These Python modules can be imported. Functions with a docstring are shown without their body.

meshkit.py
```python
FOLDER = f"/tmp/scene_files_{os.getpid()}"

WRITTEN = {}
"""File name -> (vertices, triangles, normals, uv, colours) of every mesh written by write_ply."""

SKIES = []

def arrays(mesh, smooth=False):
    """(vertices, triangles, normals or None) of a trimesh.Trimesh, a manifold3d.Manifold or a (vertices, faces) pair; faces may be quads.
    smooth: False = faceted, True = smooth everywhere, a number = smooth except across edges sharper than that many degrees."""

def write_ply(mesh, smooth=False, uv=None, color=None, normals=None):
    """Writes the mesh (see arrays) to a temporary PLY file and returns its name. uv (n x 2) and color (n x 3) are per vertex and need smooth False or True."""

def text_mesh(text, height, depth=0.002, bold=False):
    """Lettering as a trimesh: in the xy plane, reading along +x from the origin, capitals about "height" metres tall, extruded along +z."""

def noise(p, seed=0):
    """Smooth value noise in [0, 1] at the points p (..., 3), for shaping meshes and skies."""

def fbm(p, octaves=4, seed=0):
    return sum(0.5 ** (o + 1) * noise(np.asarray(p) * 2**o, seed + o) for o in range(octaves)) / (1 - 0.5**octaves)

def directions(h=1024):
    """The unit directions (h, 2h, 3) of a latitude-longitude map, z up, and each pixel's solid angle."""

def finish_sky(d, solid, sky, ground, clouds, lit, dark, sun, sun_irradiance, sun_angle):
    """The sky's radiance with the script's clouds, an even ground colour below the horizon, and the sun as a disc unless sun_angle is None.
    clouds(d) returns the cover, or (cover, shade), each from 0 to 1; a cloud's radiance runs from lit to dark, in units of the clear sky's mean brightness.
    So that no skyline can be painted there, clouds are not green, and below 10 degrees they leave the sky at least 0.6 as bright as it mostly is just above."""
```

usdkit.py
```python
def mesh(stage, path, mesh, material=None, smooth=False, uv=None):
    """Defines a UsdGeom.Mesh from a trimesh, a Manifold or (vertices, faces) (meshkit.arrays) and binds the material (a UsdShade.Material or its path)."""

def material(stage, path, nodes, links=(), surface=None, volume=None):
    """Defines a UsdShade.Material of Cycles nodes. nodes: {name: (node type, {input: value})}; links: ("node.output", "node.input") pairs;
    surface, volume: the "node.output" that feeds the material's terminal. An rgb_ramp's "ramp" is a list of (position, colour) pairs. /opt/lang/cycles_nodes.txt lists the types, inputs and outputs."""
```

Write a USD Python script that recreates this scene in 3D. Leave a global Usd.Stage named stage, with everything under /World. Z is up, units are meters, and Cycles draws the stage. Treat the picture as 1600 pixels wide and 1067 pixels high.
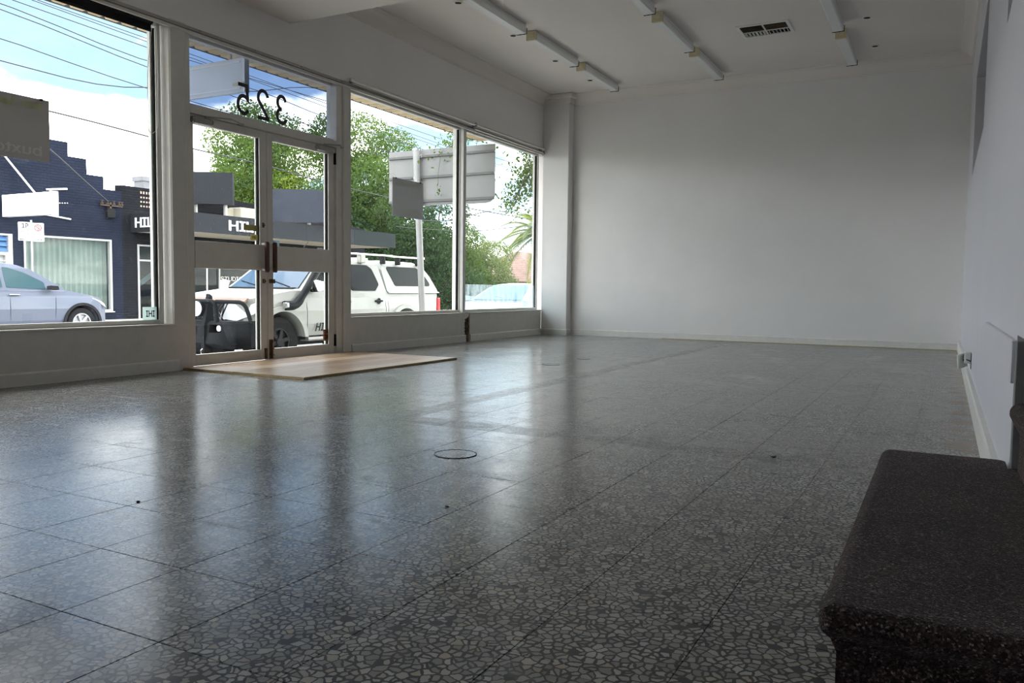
import math, random
import numpy as np, trimesh, manifold3d, usdkit, meshkit
from shapely.geometry import Polygon, Point, box as sbox
from shapely import affinity
from pxr import Usd, UsdGeom, UsdLux, UsdShade, Gf

random.seed(7)
RNG = np.random.default_rng(7)
stage = Usd.Stage.CreateInMemory()
UsdGeom.SetStageUpAxis(stage, 'Z')
UsdGeom.SetStageMetersPerUnit(stage, 1.0)
WORLD = UsdGeom.Xform.Define(stage, '/World').GetPrim()
stage.SetDefaultPrim(WORLD)

# ------------------------------------------------------------------ camera
CAM = UsdGeom.Camera.Define(stage, '/World/camera')
FOCAL_PX, YAW, PITCH, ROLL = 1263.92, 0.49, -0.065, 0.012
_f = np.array([-math.sin(YAW) * math.cos(PITCH), math.cos(YAW) * math.cos(PITCH), math.sin(PITCH)])
_r = np.array([math.cos(YAW), math.sin(YAW), 0.0])
_u = np.cross(_r, _f)
R_ = math.cos(ROLL) * _r + math.sin(ROLL) * _u
U_ = -math.sin(ROLL) * _r + math.cos(ROLL) * _u
EYE = np.array([5.6805, 0.0, 0.72])
CAM.AddTransformOp().Set(Gf.Matrix4d(*R_, 0, *U_, 0, *(-_f), 0, *EYE, 1))
CAM.CreateHorizontalApertureAttr(36.0)
CAM.CreateFocalLengthAttr(36.0 * FOCAL_PX / 1600)
CAM.CreateClippingRangeAttr(Gf.Vec2f(0.05, 2000))
CAM.CreateExposureAttr(2.42)

# ------------------------------------------------------------------ sky and sun
SUN_FROM = np.array([-0.20, -0.75, 0.88])
SUN_FROM /= np.linalg.norm(SUN_FROM)
sky_mat = usdkit.material(stage, '/World/Looks/sky', {
    'sky': ('sky_texture', {'sky_type': 'multiple_scattering', 'sun_disc': False,
                            'sun_elevation': float(math.asin(SUN_FROM[2])), 'sun_rotation': math.radians(195),
                            'air_density': 1.0, 'aerosol_density': 0.6, 'ozone_density': 1.4}),
    'scale': ('vector_math', {'math_type': 'scale', 'scale': 0.024}),
    'co': ('texture_coordinate', {}),
    'sep': ('separate_xyz', {}),
    'den': ('math', {'math_type': 'add', 'value2': 0.22}),
    'dx': ('math', {'math_type': 'divide'}),
    'dy': ('math', {'math_type': 'divide'}),
    'cb': ('combine_xyz', {'z': 0.35}),
    'of': ('vector_math', {'math_type': 'add', 'vector2': (6.4, 4.4, 0)}),
    'n': ('noise_texture', {'scale': 1.55, 'detail': 7.0, 'roughness': 0.55, 'distortion': 0.25}),
    'mask': ('map_range', {'range_type': 'smoothstep', 'from_min': 0.424, 'from_max': 0.54, 'to_min': 0.06, 'to_max': 1.0, 'clamp': True}),
    'n2': ('noise_texture', {'scale': 4.0, 'detail': 4.0}),
    'shade': ('rgb_ramp', {'ramp': [(0.25, (0.72, 0.74, 0.77)), (0.65, (1.42, 1.375, 1.34))]}),
    'up': ('math', {'math_type': 'greater_than', 'value2': 0.0}),
    'cov': ('math', {'math_type': 'multiply'}),
    'mx': ('mix', {'mix_type': 'mix'}),
    'bg': ('background_shader', {'strength': 1.0})},
    [('sky.color', 'scale.vector1'), ('co.generated', 'sep.vector'), ('sep.z', 'den.value1'),
     ('sep.x', 'dx.value1'), ('den.value', 'dx.value2'), ('sep.y', 'dy.value1'), ('den.value', 'dy.value2'),
     ('dx.value', 'cb.x'), ('dy.value', 'cb.y'), ('cb.vector', 'of.vector1'), ('of.vector', 'n.vector'), ('n.fac', 'mask.value'),
     ('cb.vector', 'n2.vector'), ('n2.fac', 'shade.fac'),
     ('mask.result', 'cov.value1'), ('sep.z', 'up.value1'), ('up.value', 'cov.value2'), ('cov.value', 'mx.fac'), ('scale.vector', 'mx.color1'), ('shade.color', 'mx.color2'), ('mx.color', 'bg.color')],
    surface='bg.background')
DOME = UsdLux.DomeLight.Define(stage, '/World/sky')
DOME.CreateIntensityAttr(1.0)
UsdShade.MaterialBindingAPI.Apply(DOME.GetPrim()).Bind(sky_mat)
SUN = UsdLux.DistantLight.Define(stage, '/World/sun')
SUN.CreateIntensityAttr(2.6)
SUN.CreateAngleAttr(0.53)
SUN.CreateColorAttr(Gf.Vec3f(1.0, 0.94, 0.85))
_z = SUN_FROM
_x = np.cross([0, 0, 1.0], _z); _x /= np.linalg.norm(_x)
_y = np.cross(_z, _x)
SUN.AddTransformOp().Set(Gf.Matrix4d(*_x, 0, *_y, 0, *_z, 0, 0, 0, 0, 1))

# ------------------------------------------------------------------ helpers
NAMES = {}
BASE = {}


def numbered(parent, name):
    k = (str(parent), name)
    n = NAMES.get(k, 0)
    NAMES[k] = n + 1
    return name if n == 0 else f'{name}_{n:03d}'


def setd(prim, **kw):
    for k, v in kw.items():
        if v is not None:
            prim.SetCustomDataByKey(k, v)
    return prim


def thing(name, label=None, cat=None, loc=(0, 0, 0), group=None, kind=None):
    path = '/World/' + numbered('/World', name)
    x = UsdGeom.Xform.Define(stage, path)
    x.AddTranslateOp().Set(Gf.Vec3d(*map(float, loc)))
    BASE[path] = np.array(loc, float)
    return setd(x.GetPrim(), label=label, category=cat, group=group, kind=kind)


def root_base(path):
    top = '/'.join(str(path).split('/')[:3])
    return BASE.get(top, np.zeros(3))


def obj(name, mesh, mat, parent=None, smooth=30, label=None, cat=None, kind=None, group=None):
    """One mesh given in world coordinates; below a thing it is stored relative to the thing's base."""
    if isinstance(mesh, MB):
        mesh = mesh.mesh()
    ppath = '/World' if parent is None else str(parent.GetPath())
    path = ppath + '/' + numbered(ppath, name)
    v, f = np.array(mesh.vertices, float), np.array(mesh.faces)
    off = root_base(path) if parent is not None else np.zeros(3)
    m = usdkit.mesh(stage, path, trimesh.Trimesh(v - off, f, process=False), mat, smooth=smooth)
    return setd(m.GetPrim(), label=label, category=cat, kind=kind, group=group)


def dup(src, loc, label=None, group=None):
    name = src.GetName().rstrip('0123456789').rstrip('_')
    path = '/World/' + numbered('/World', name)
    x = UsdGeom.Xform.Define(stage, path)
    p = x.GetPrim()
    p.GetReferences().AddInternalReference(src.GetPath())
    p.SetInstanceable(True)
    x.ClearXformOpOrder()
    x.AddTranslateOp().Set(Gf.Vec3d(*map(float, loc)))
    return setd(p, label=label, group=group, category=src.GetCustomDataByKey('category'))


def hull(pts):
    m = manifold3d.Manifold.hull_points(np.asarray(pts, float))
    return from_mf(m)


def from_mf(m):
    q = m.to_mesh()
    return trimesh.Trimesh(np.array(q.vert_properties[:, :3]), np.array(q.tri_verts), process=False)


def to_mf(t):
    t = t.copy()
    t.merge_vertices()
    return manifold3d.Manifold(manifold3d.Mesh(np.asarray(t.vertices, np.float32), np.asarray(t.faces, np.uint32)))


def boxm(x0, x1, y0, y1, z0, z1, c=0.0):
    if c <= 0:
        b = trimesh.creation.box([x1 - x0, y1 - y0, z1 - z0])
        b.apply_translation([(x0 + x1) / 2, (y0 + y1) / 2, (z0 + z1) / 2])
        return b
    P = []
    for x, sx in ((x0, 1), (x1, -1)):
        for y, sy in ((y0, 1), (y1, -1)):
            for z, sz in ((z0, 1), (z1, -1)):
                P += [(x + sx * c, y + sy * c, z), (x + sx * c, y, z + sz * c), (x, y + sy * c, z + sz * c)]
    return hull(P)


def prism(poly, axis, a, b):
    """Polygon extruded along an axis: x -> (y, z) polygon, y -> (x, z), z -> (x, y)."""
    if not isinstance(poly, Polygon) and not hasattr(poly, 'geoms'):
        poly = Polygon(poly)
    geoms = getattr(poly, 'geoms', [poly])
    out = []
    for g in geoms:
        t = trimesh.creation.extrude_polygon(g, b - a, engine='earcut')
        v = np.array(t.vertices)
        v[:, 2] += a
        f = np.array(t.faces)
        if axis == 'x':
            v = v[:, [2, 0, 1]]
        elif axis == 'y':
            v = v[:, [0, 2, 1]]
            f = f[:, ::-1]
        out.append(trimesh.Trimesh(v, f, process=False))
    return trimesh.util.concatenate(out) if len(out) > 1 else out[0]


def tubem(pts, r, n=8, cap=True):
    p = np.asarray(pts, float)
    t = np.gradient(p, axis=0) if len(p) > 2 else np.repeat((p[1] - p[0])[None], 2, 0)
    t /= np.linalg.norm(t, axis=1, keepdims=True) + 1e-12
    ref = np.array([0, 0, 1.0]) if np.mean(np.abs(t[:, 2])) < 0.8 else np.array([1.0, 0, 0])
    a = np.cross(t, ref); a /= np.linalg.norm(a, axis=1, keepdims=True) + 1e-12
    b = np.cross(t, a)
    ang = np.arange(n) * 2 * np.pi / n
    rr = np.broadcast_to(r, (len(p),))
    v = (p[:, None] + rr[:, None, None] * (np.cos(ang)[None, :, None] * a[:, None] + np.sin(ang)[None, :, None] * b[:, None])).reshape(-1, 3)
    F = []
    for i in range(len(p) - 1):
        for j in range(n):
            k = (j + 1) % n
            F += [[i * n + j, i * n + k, (i + 1) * n + k], [i * n + j, (i + 1) * n + k, (i + 1) * n + j]]
    if cap:
        v = np.vstack([v, p[0], p[-1]])
        e = len(p) * n
        for j in range(n):
            k = (j + 1) % n
            F += [[e, k, j], [e + 1, e - n + j, e - n + k]]
    m = trimesh.Trimesh(v, np.array(F), process=False)
    if cap and m.volume < 0:
        m.invert()
    return m


def cyl(p, q, r, n=16, r2=None):
    return tubem([p, q], [r, r if r2 is None else r2], n)


def fillet(pts, r, k=5):
    """A polyline with rounded corners."""
    P = [np.asarray(x, float) for x in pts]
    out = [P[0]]
    for a, b, c in zip(P, P[1:], P[2:]):
        d1, d2 = a - b, c - b
        l1, l2 = np.linalg.norm(d1), np.linalg.norm(d2)
        rr = min(r, l1 * .45, l2 * .45)
        s, e = b + d1 / l1 * rr, b + d2 / l2 * rr
        for i in range(k + 1):
            t = i / k
            out.append((1 - t) ** 2 * s + 2 * t * (1 - t) * b + t * t * e)
    return np.array(out + [P[-1]])


class MB:
    def __init__(self): self.p = []
    def box(self, *a, c=0.0): self.p.append(boxm(*a, c=c)); return self
    def prism(self, *a): self.p.append(prism(*a)); return self
    def tube(self, *a, **k): self.p.append(tubem(*a, **k)); return self
    def cyl(self, *a, **k): self.p.append(cyl(*a, **k)); return self
    def add(self, m): self.p.append(m); return self
    def mesh(self): return trimesh.util.concatenate(self.p) if len(self.p) > 1 else self.p[0]


def M(name, nodes, links=(), surface='p.BSDF'):
    return usdkit.material(stage, '/World/Looks/' + name, nodes, links, surface=surface)


def plain(name, col, rough=0.5, **kw):
    return M(name, {'p': ('principled_bsdf', {'base_color': col, 'roughness': rough, **kw})})


def speckled(name, col, var=0.12, scale=6.0, rough=0.5, bump=0.0, bscale=60, stretch=(1, 1, 1), **kw):
    """Paint, plaster, metal: a base colour with slight blotches and fine relief, in world coordinates."""
    c = np.array(col)
    nodes = {'g': ('geometry', {}), 'mp': ('mapping', {'scale': stretch}),
             'n': ('noise_texture', {'scale': scale, 'detail': 5.0, 'roughness': 0.6}),
             'r': ('rgb_ramp', {'ramp': [(0.3, tuple(c * (1 - var))), (0.7, tuple(np.minimum(c * (1 + var), 1)))]}),
             'p': ('principled_bsdf', {'roughness': rough, **kw})}
    links = [('g.position', 'mp.vector'), ('mp.vector', 'n.vector'), ('n.fac', 'r.fac'), ('r.color', 'p.base_color')]
    if bump > 0:
        nodes['n2'] = ('noise_texture', {'scale': bscale, 'detail': 3.0})
        nodes['b'] = ('bump', {'strength': bump, 'distance': 0.01})
        links += [('mp.vector', 'n2.vector'), ('n2.fac', 'b.height'), ('b.normal', 'p.normal')]
    return M(name, nodes, links)


# ------------------------------------------------------------------ materials
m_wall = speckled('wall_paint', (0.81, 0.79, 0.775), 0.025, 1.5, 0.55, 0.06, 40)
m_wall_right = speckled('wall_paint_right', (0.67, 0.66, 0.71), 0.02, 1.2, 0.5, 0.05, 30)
m_ceiling = speckled('ceiling_paint', (0.80, 0.75, 0.71), 0.03, 1.0, 0.75, 0.04, 20)
m_joinery = speckled('joinery_paint', (0.66, 0.64, 0.59), 0.05, 9.0, 0.42, 0.03, 60)
m_skirt = speckled('skirting_paint', (0.74, 0.73, 0.69), 0.05, 14.0, 0.38, 0.03, 40)
m_alu = speckled('painted_aluminium', (0.70, 0.69, 0.65), 0.04, 12.0, 0.36, 0.02, 80)
m_alu_dark = speckled('dull_aluminium', (0.36, 0.35, 0.33), 0.06, 20.0, 0.4, metallic=0.5)
m_steel = plain('bright_steel', (0.6, 0.6, 0.6), 0.25, metallic=1.0)
m_black = plain('black_plastic', (0.010, 0.010, 0.012), 0.6, specular_ior_level=.15)
m_blackfab = speckled('black_blind_fabric', (0.010, 0.010, 0.012), 0.2, 40, 0.9)
m_cream = plain('aged_cream_plastic', (0.62, 0.55, 0.36), 0.5)
m_white_plastic = plain('white_plastic', (0.80, 0.80, 0.77), 0.4)
m_diffuser = plain('prismatic_diffuser', (0.82, 0.83, 0.82), 0.28)
m_handle = speckled('brown_handle', (0.075, 0.032, 0.02), 0.3, 25, 0.35)
m_grout = plain('floor_joint', (0.095, 0.097, 0.10), 0.5)
m_dirty = speckled('dirty_rubble', (0.13, 0.085, 0.05), 0.95, 22, 0.9, 0.8, 60)
m_bronze = speckled('aged_brass_lock', (0.17, 0.11, 0.06), 0.4, 40, 0.45, metallic=0.7)


def pane_mat(name, tint=(0.93, 0.96, 0.95), dirt=0.0, dirtcol=(.7, .7, .7), dscale=20.0, rough=0.0):
    nodes = {'t': ('transparent_bsdf', {'color': tint}), 'gl': ('glossy_bsdf', {'color': (0.9, 0.9, 0.9), 'roughness': rough}),
             'lw': ('layer_weight', {'blend': 0.5}), 'pw': ('math', {'math_type': 'power', 'value2': 5.0}),
             'fr': ('map_range', {'to_min': 0.022, 'to_max': 0.75}), 'mix': ('mix_closure', {})}
    links = [('lw.facing', 'pw.value1'), ('pw.value', 'fr.value'), ('fr.result', 'mix.fac'), ('t.BSDF', 'mix.closure1'), ('gl.BSDF', 'mix.closure2')]
    if dirt <= 0:
        return M(name, nodes, links, 'mix.closure')
    nodes |= {'g': ('geometry', {}), 'n': ('noise_texture', {'scale': dscale, 'detail': 8.0, 'roughness': 0.75}),
              'mr': ('map_range', {'from_min': 0.62, 'from_max': 0.80, 'to_min': 0.0, 'to_max': dirt, 'clamp': True}),
              'd': ('diffuse_bsdf', {'color': dirtcol}), 'mix2': ('mix_closure', {})}
    links += [('g.position', 'n.vector'), ('n.fac', 'mr.value'), ('mr.result', 'mix2.fac'), ('mix.closure', 'mix2.closure1'), ('d.BSDF', 'mix2.closure2')]
    return M(name, nodes, links, 'mix2.closure')


def board_mat(name, col, tr):
    return M(name, {'d': ('diffuse_bsdf', {'color': col}), 't': ('translucent_bsdf', {'color': tr}), 'm': ('mix_closure', {'fac': 0.5})},
             [('d.BSDF', 'm.closure1'), ('t.BSDF', 'm.closure2')], 'm.closure')


m_pane = pane_mat('shop_pane', (0.95, 0.97, 0.96), 0.25)
m_pane_tint = pane_mat('tinted_pane', (0.56, 0.60, 0.66))
m_carglass = plain('vehicle_glass', (0.010, 0.014, 0.015), 0.06, specular_ior_level=.07)
m_screen = plain('vehicle_windscreen', (0.025, 0.055, 0.095), 0.05, specular_ior_level=.3)

# terrazzo: marble chips in a dark matrix, worn polish
def terrazzo(name):
    nodes = {
        'g': ('geometry', {}),
        'wn': ('noise_texture', {'scale': 48.0, 'detail': 3.0}),
        'ws': ('vector_math', {'math_type': 'scale', 'scale': 0.016}),
        'wa': ('vector_math', {'math_type': 'add'}),
        've': ('voronoi_texture', {'dimensions': '2D', 'feature': 'distance_to_edge', 'scale': 50.0, 'randomness': 1.0}),
        'vc': ('voronoi_texture', {'dimensions': '2D', 'feature': 'f1', 'scale': 50.0, 'randomness': 1.0}),
        'sepc': ('separate_color', {}),
        'thr': ('map_range', {'from_min': 0.0, 'from_max': 1.0, 'to_min': 0.055, 'to_max': 0.20}),
        'sub': ('math', {'math_type': 'subtract'}),
        'chip': ('map_range', {'range_type': 'smoothstep', 'from_min': -0.012, 'from_max': 0.022, 'clamp': True}),
        'pres': ('math', {'math_type': 'greater_than', 'value2': 0.025}),
        'chm': ('math', {'math_type': 'multiply'}),
        'chipc': ('rgb_ramp', {'ramp': [(0.0, (0.165, 0.165, 0.158)), (0.5, (0.255, 0.254, 0.245)), (0.85, (0.335, 0.332, 0.315)), (1.0, (0.28, 0.25, 0.20))]}),
        'vf': ('voronoi_texture', {'dimensions': '2D', 'feature': 'f1', 'scale': 190.0}),
        'fine': ('rgb_ramp', {'ramp': [(0.0, (0.060, 0.063, 0.068)), (0.25, (0.020, 0.022, 0.028)), (1.0, (0.014, 0.016, 0.021))]}),
        'mx': ('mix', {'mix_type': 'mix'}),
        # worn patches: large blotches plus streaks
        'st': ('noise_texture', {'scale': 1.7, 'detail': 6.0, 'roughness': 0.62, 'distortion': 0.6}),
        'sr': ('rgb_ramp', {'ramp': [(0.30, (0.84, 0.82, 0.78)), (0.58, (1.0, 1.0, 1.0))]}),
        'mul': ('mix', {'mix_type': 'multiply', 'fac': 1.0}),
        'rr': ('map_range', {'from_min': 0.32, 'from_max': 0.66, 'to_min': 0.17, 'to_max': 0.23, 'clamp': True}),
        'sc': ('noise_texture', {'scale': 9.0, 'detail': 6.0, 'roughness': 0.7}),
        'scr': ('map_range', {'from_min': 0.5, 'from_max': 0.75, 'to_min': 0.0, 'to_max': 0.06, 'clamp': True}),
        'radd': ('math', {'math_type': 'add'}),
        'bn': ('noise_texture', {'scale': 5.0, 'detail': 3.0}),
        'b': ('bump', {'strength': 0.10, 'distance': 0.004}),
        # rust brown stains beside the right wall
        'sep': ('separate_xyz', {}),
        'near': ('map_range', {'range_type': 'smoothstep', 'from_min': 5.67, 'from_max': 5.79, 'clamp': True}),
        'sn': ('noise_texture', {'scale': 5.5, 'detail': 5.0}),
        'sm': ('map_range', {'from_min': 0.46, 'from_max': 0.54, 'clamp': True}),
        'smm': ('math', {'math_type': 'multiply'}),
        'sx': ('mix', {'mix_type': 'mix', 'color2': (0.15, 0.085, 0.025)}),
        # dull residue bands where a counter once stood
        'b1': ('math', {'math_type': 'compare', 'value2': 3.02, 'value3': 0.085}), 'b1y': ('math', {'math_type': 'greater_than', 'value2': 3.62}),
        'b2': ('math', {'math_type': 'compare', 'value2': 3.62, 'value3': 0.10}), 'b2x': ('math', {'math_type': 'greater_than', 'value2': 2.94}),
        'b1m': ('math', {'math_type': 'multiply'}), 'b2m': ('math', {'math_type': 'multiply'}), 'bm': ('math', {'math_type': 'maximum'}),
        'bnz': ('noise_texture', {'scale': 14.0, 'detail': 5.0, 'roughness': 0.7}), 'bnr': ('map_range', {'from_min': 0.36, 'from_max': 0.60, 'to_min': 0.15, 'to_max': 1.0, 'clamp': True}),
        'bk': ('math', {'math_type': 'multiply'}), 'bkc': ('math', {'math_type': 'multiply', 'value2': 0.20}), 'bkr': ('math', {'math_type': 'multiply', 'value2': 0.09}),
        'bx': ('mix', {'mix_type': 'mix', 'color2': (0.20, 0.185, 0.16)}), 'radd2': ('math', {'math_type': 'add'}),
        # dark scuff streaks
        'kmp': ('mapping', {'scale': (1.0, 3.4, 1.0)}), 'kn': ('noise_texture', {'scale': 2.3, 'detail': 7.0, 'roughness': 0.72, 'distortion': 0.5}),
        'km': ('map_range', {'from_min': 0.57, 'from_max': 0.72, 'to_min': 0.0, 'to_max': 0.55, 'clamp': True}),
        'kx': ('mix', {'mix_type': 'mix', 'color2': (0.035, 0.033, 0.030)}), 'kr': ('math', {'math_type': 'multiply', 'value2': 0.25}), 'radd3': ('math', {'math_type': 'add'}),
        'p': ('principled_bsdf', {'specular_ior_level': 0.55, 'ior': 1.5})}
    links = [('sep.x', 'b1.value1'), ('sep.y', 'b1y.value1'), ('sep.y', 'b2.value1'), ('sep.x', 'b2x.value1'), ('b1.value', 'b1m.value1'), ('b1y.value', 'b1m.value2'),
             ('b2.value', 'b2m.value1'), ('b2x.value', 'b2m.value2'), ('b1m.value', 'bm.value1'), ('b2m.value', 'bm.value2'), ('g.position', 'bnz.vector'), ('bnz.fac', 'bnr.value'),
             ('bm.value', 'bk.value1'), ('bnr.result', 'bk.value2'), ('bk.value', 'bkc.value1'), ('bk.value', 'bkr.value1'), ('bkc.value', 'bx.fac'),
             ('g.position', 'kmp.vector'), ('kmp.vector', 'kn.vector'), ('kn.fac', 'km.value'), ('km.result', 'kx.fac'), ('sx.color', 'bx.color1'), ('bx.color', 'kx.color1'),
             ('radd.value', 'radd2.value1'), ('bkr.value', 'radd2.value2'), ('km.result', 'kr.value1'), ('radd2.value', 'radd3.value1'), ('kr.value', 'radd3.value2'),
             ('g.position', 'wn.vector'), ('wn.color', 'ws.vector1'), ('g.position', 'wa.vector1'), ('ws.vector', 'wa.vector2'),
             ('wa.vector', 've.vector'), ('wa.vector', 'vc.vector'), ('vc.color', 'sepc.color'), ('sepc.r', 'thr.value'),
             ('ve.distance', 'sub.value1'), ('thr.result', 'sub.value2'), ('sub.value', 'chip.value'),
             ('sepc.g', 'pres.value1'), ('pres.value', 'chm.value1'), ('chip.result', 'chm.value2'),
             ('sepc.b', 'chipc.fac'), ('wa.vector', 'vf.vector'), ('vf.distance', 'fine.fac'),
             ('chm.value', 'mx.fac'), ('fine.color', 'mx.color1'), ('chipc.color', 'mx.color2'),
             ('g.position', 'st.vector'), ('st.fac', 'sr.fac'), ('mx.color', 'mul.color1'), ('sr.color', 'mul.color2'),
             ('st.fac', 'rr.value'), ('g.position', 'sc.vector'), ('sc.fac', 'scr.value'), ('rr.result', 'radd.value1'), ('scr.result', 'radd.value2'),
             ('g.position', 'bn.vector'), ('bn.fac', 'b.height'), ('b.normal', 'p.normal'),
             ('g.position', 'sep.vector'), ('sep.x', 'near.value'), ('g.position', 'sn.vector'), ('sn.fac', 'sm.value'),
             ('near.result', 'smm.value1'), ('sm.result', 'smm.value2'), ('smm.value', 'sx.fac'), ('mul.color', 'sx.color1'),
             ('kx.color', 'p.base_color'), ('radd3.value', 'p.roughness')]
    return M(name, nodes, links)


m_terrazzo = terrazzo('terrazzo')


def carpet(name):
    return M(name, {
        'g': ('geometry', {}), 'v': ('voronoi_texture', {'scale': 300.0, 'randomness': 1.0}), 'sc': ('separate_color', {}),
        'n2': ('noise_texture', {'scale': 7.0, 'detail': 5.0}), 'n3': ('noise_texture', {'scale': 700.0, 'detail': 1.0}),
        'r': ('rgb_ramp', {'ramp': [(0.0, (0.009, 0.007, 0.007)), (0.45, (0.026, 0.019, 0.019)), (0.75, (0.060, 0.044, 0.043)), (0.93, (0.13, 0.098, 0.095)), (1.0, (0.28, 0.22, 0.21))]}),
        'r2': ('rgb_ramp', {'ramp': [(0.3, (0.72, 0.72, 0.74)), (0.7, (1.2, 1.12, 1.12))]}),
        'mu': ('mix', {'mix_type': 'multiply', 'fac': 1.0}),
        'b': ('bump', {'strength': 0.7, 'distance': 0.003}),
        'p': ('principled_bsdf', {'roughness': 0.95, 'sheen_weight': 0.12, 'sheen_roughness': 0.5, 'specular_ior_level': 0.05})},
        [('g.position', 'v.vector'), ('g.position', 'n2.vector'), ('v.color', 'sc.color'), ('sc.r', 'r.fac'), ('n2.fac', 'r2.fac'),
         ('r.color', 'mu.color1'), ('r2.color', 'mu.color2'), ('mu.color', 'p.base_color'), ('v.distance', 'b.height'), ('b.normal', 'p.normal')])


m_carpet = carpet('brown_loop_carpet')


def plank_mat(name, col):
    c = np.array(col)
    return M(name, {'g': ('geometry', {}), 'mp': ('mapping', {'scale': (14.0, 1.2, 14.0)}), 'n': ('noise_texture', {'scale': 3.0, 'detail': 6.0, 'distortion': 0.8}),
                    'r': ('rgb_ramp', {'ramp': [(0.3, tuple(c * 0.78)), (0.7, tuple(c * 1.15))]}),
                    'p': ('principled_bsdf', {'roughness': 0.30})},
             [('g.position', 'mp.vector'), ('mp.vector', 'n.vector'), ('n.fac', 'r.fac'), ('r.color', 'p.base_color')])


m_planks = [plank_mat('laminate_oak', (0.40, 0.28, 0.185)), plank_mat('laminate_oak_pale', (0.50, 0.37, 0.26)), plank_mat('laminate_oak_warm', (0.33, 0.215, 0.125))]
m_plank_edge = speckled('laminate_core', (0.40, 0.31, 0.12), 0.25, 60, 0.7)

# ================================================================== THE ROOM
W, L, H, YN = 5.877, 11.787, 3.742, -2.3          # right wall, end wall, ceiling, near wall
SOF, YB = 3.25, 6.03                              # lower ceiling over the near half
S = 'structure'

# ---- floor: terrazzo tiles on a dark bed; nearest 300 as parts
floor = thing('floor', kind=S)
obj('floor_bed', boxm(-0.2, W + 0.14, YN - 0.2, L + 0.2, -0.12, -0.0025), m_grout, floor)
TS, TX0, TY0 = 0.3165, 4.31, 1.07
tiles = []
for i in range(-15, 6):
    for j in range(-11, 35):
        x0, x1 = TX0 + i * TS, TX0 + (i + 1) * TS
        y0, y1 = TY0 + j * TS, TY0 + (j + 1) * TS
        x0, x1, y0, y1 = max(x0, -0.13), min(x1, W), max(y0, YN), min(y1, L)
        if x1 - x0 < 0.01 or y1 - y0 < 0.01:
            continue
        c = np.array([(x0 + x1) / 2, (y0 + y1) / 2, 0]) - EYE
        d = c @ _f
        seen = d > 0.9 and abs((c @ R_) / d * FOCAL_PX) < 800 and abs((c @ U_) / d * FOCAL_PX) < 545 and not (x0 > 5.5 and y0 < 2.8)
        area = (x1 - x0) * (y1 - y0) / d ** 3 if d > 0.5 else 0
        tiles.append((area if seen else 0, x0, x1, y0, y1))
tiles.sort(key=lambda t: -t[0])
rest = MB()
for k, (a, x0, x1, y0, y1) in enumerate(tiles):
    dz = RNG.uniform(-0.0004, 0.0)
    t = boxm(x0 + 0.0009, x1 - 0.0009, y0 + 0.0009, y1 - 0.0009, -0.02, dz, c=0.0008)
    if k < 300:
        obj('floor_tile', t, m_terrazzo, floor, smooth=False)
    else:
        rest.add(t)
obj('distant_floor_tiles', rest, m_terrazzo, floor, smooth=False, kind='stuff')

# ---- left wall: the shopfront
wl = thing('wall_left', kind=S)
XD = -0.02
DT = 0.39                                          # top of the dado


def dado(y0, y1, x=-0.0):
    obj('dado_panel', MB().box(-0.20, x, y0, y1, -0.02, DT, c=0.006), m_joinery, wl)
    obj('sill', MB().box(-0.20, x + 0.008, y0, y1, DT - 0.012, DT + 0.004, c=0.003), m_joinery, wl)


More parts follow.
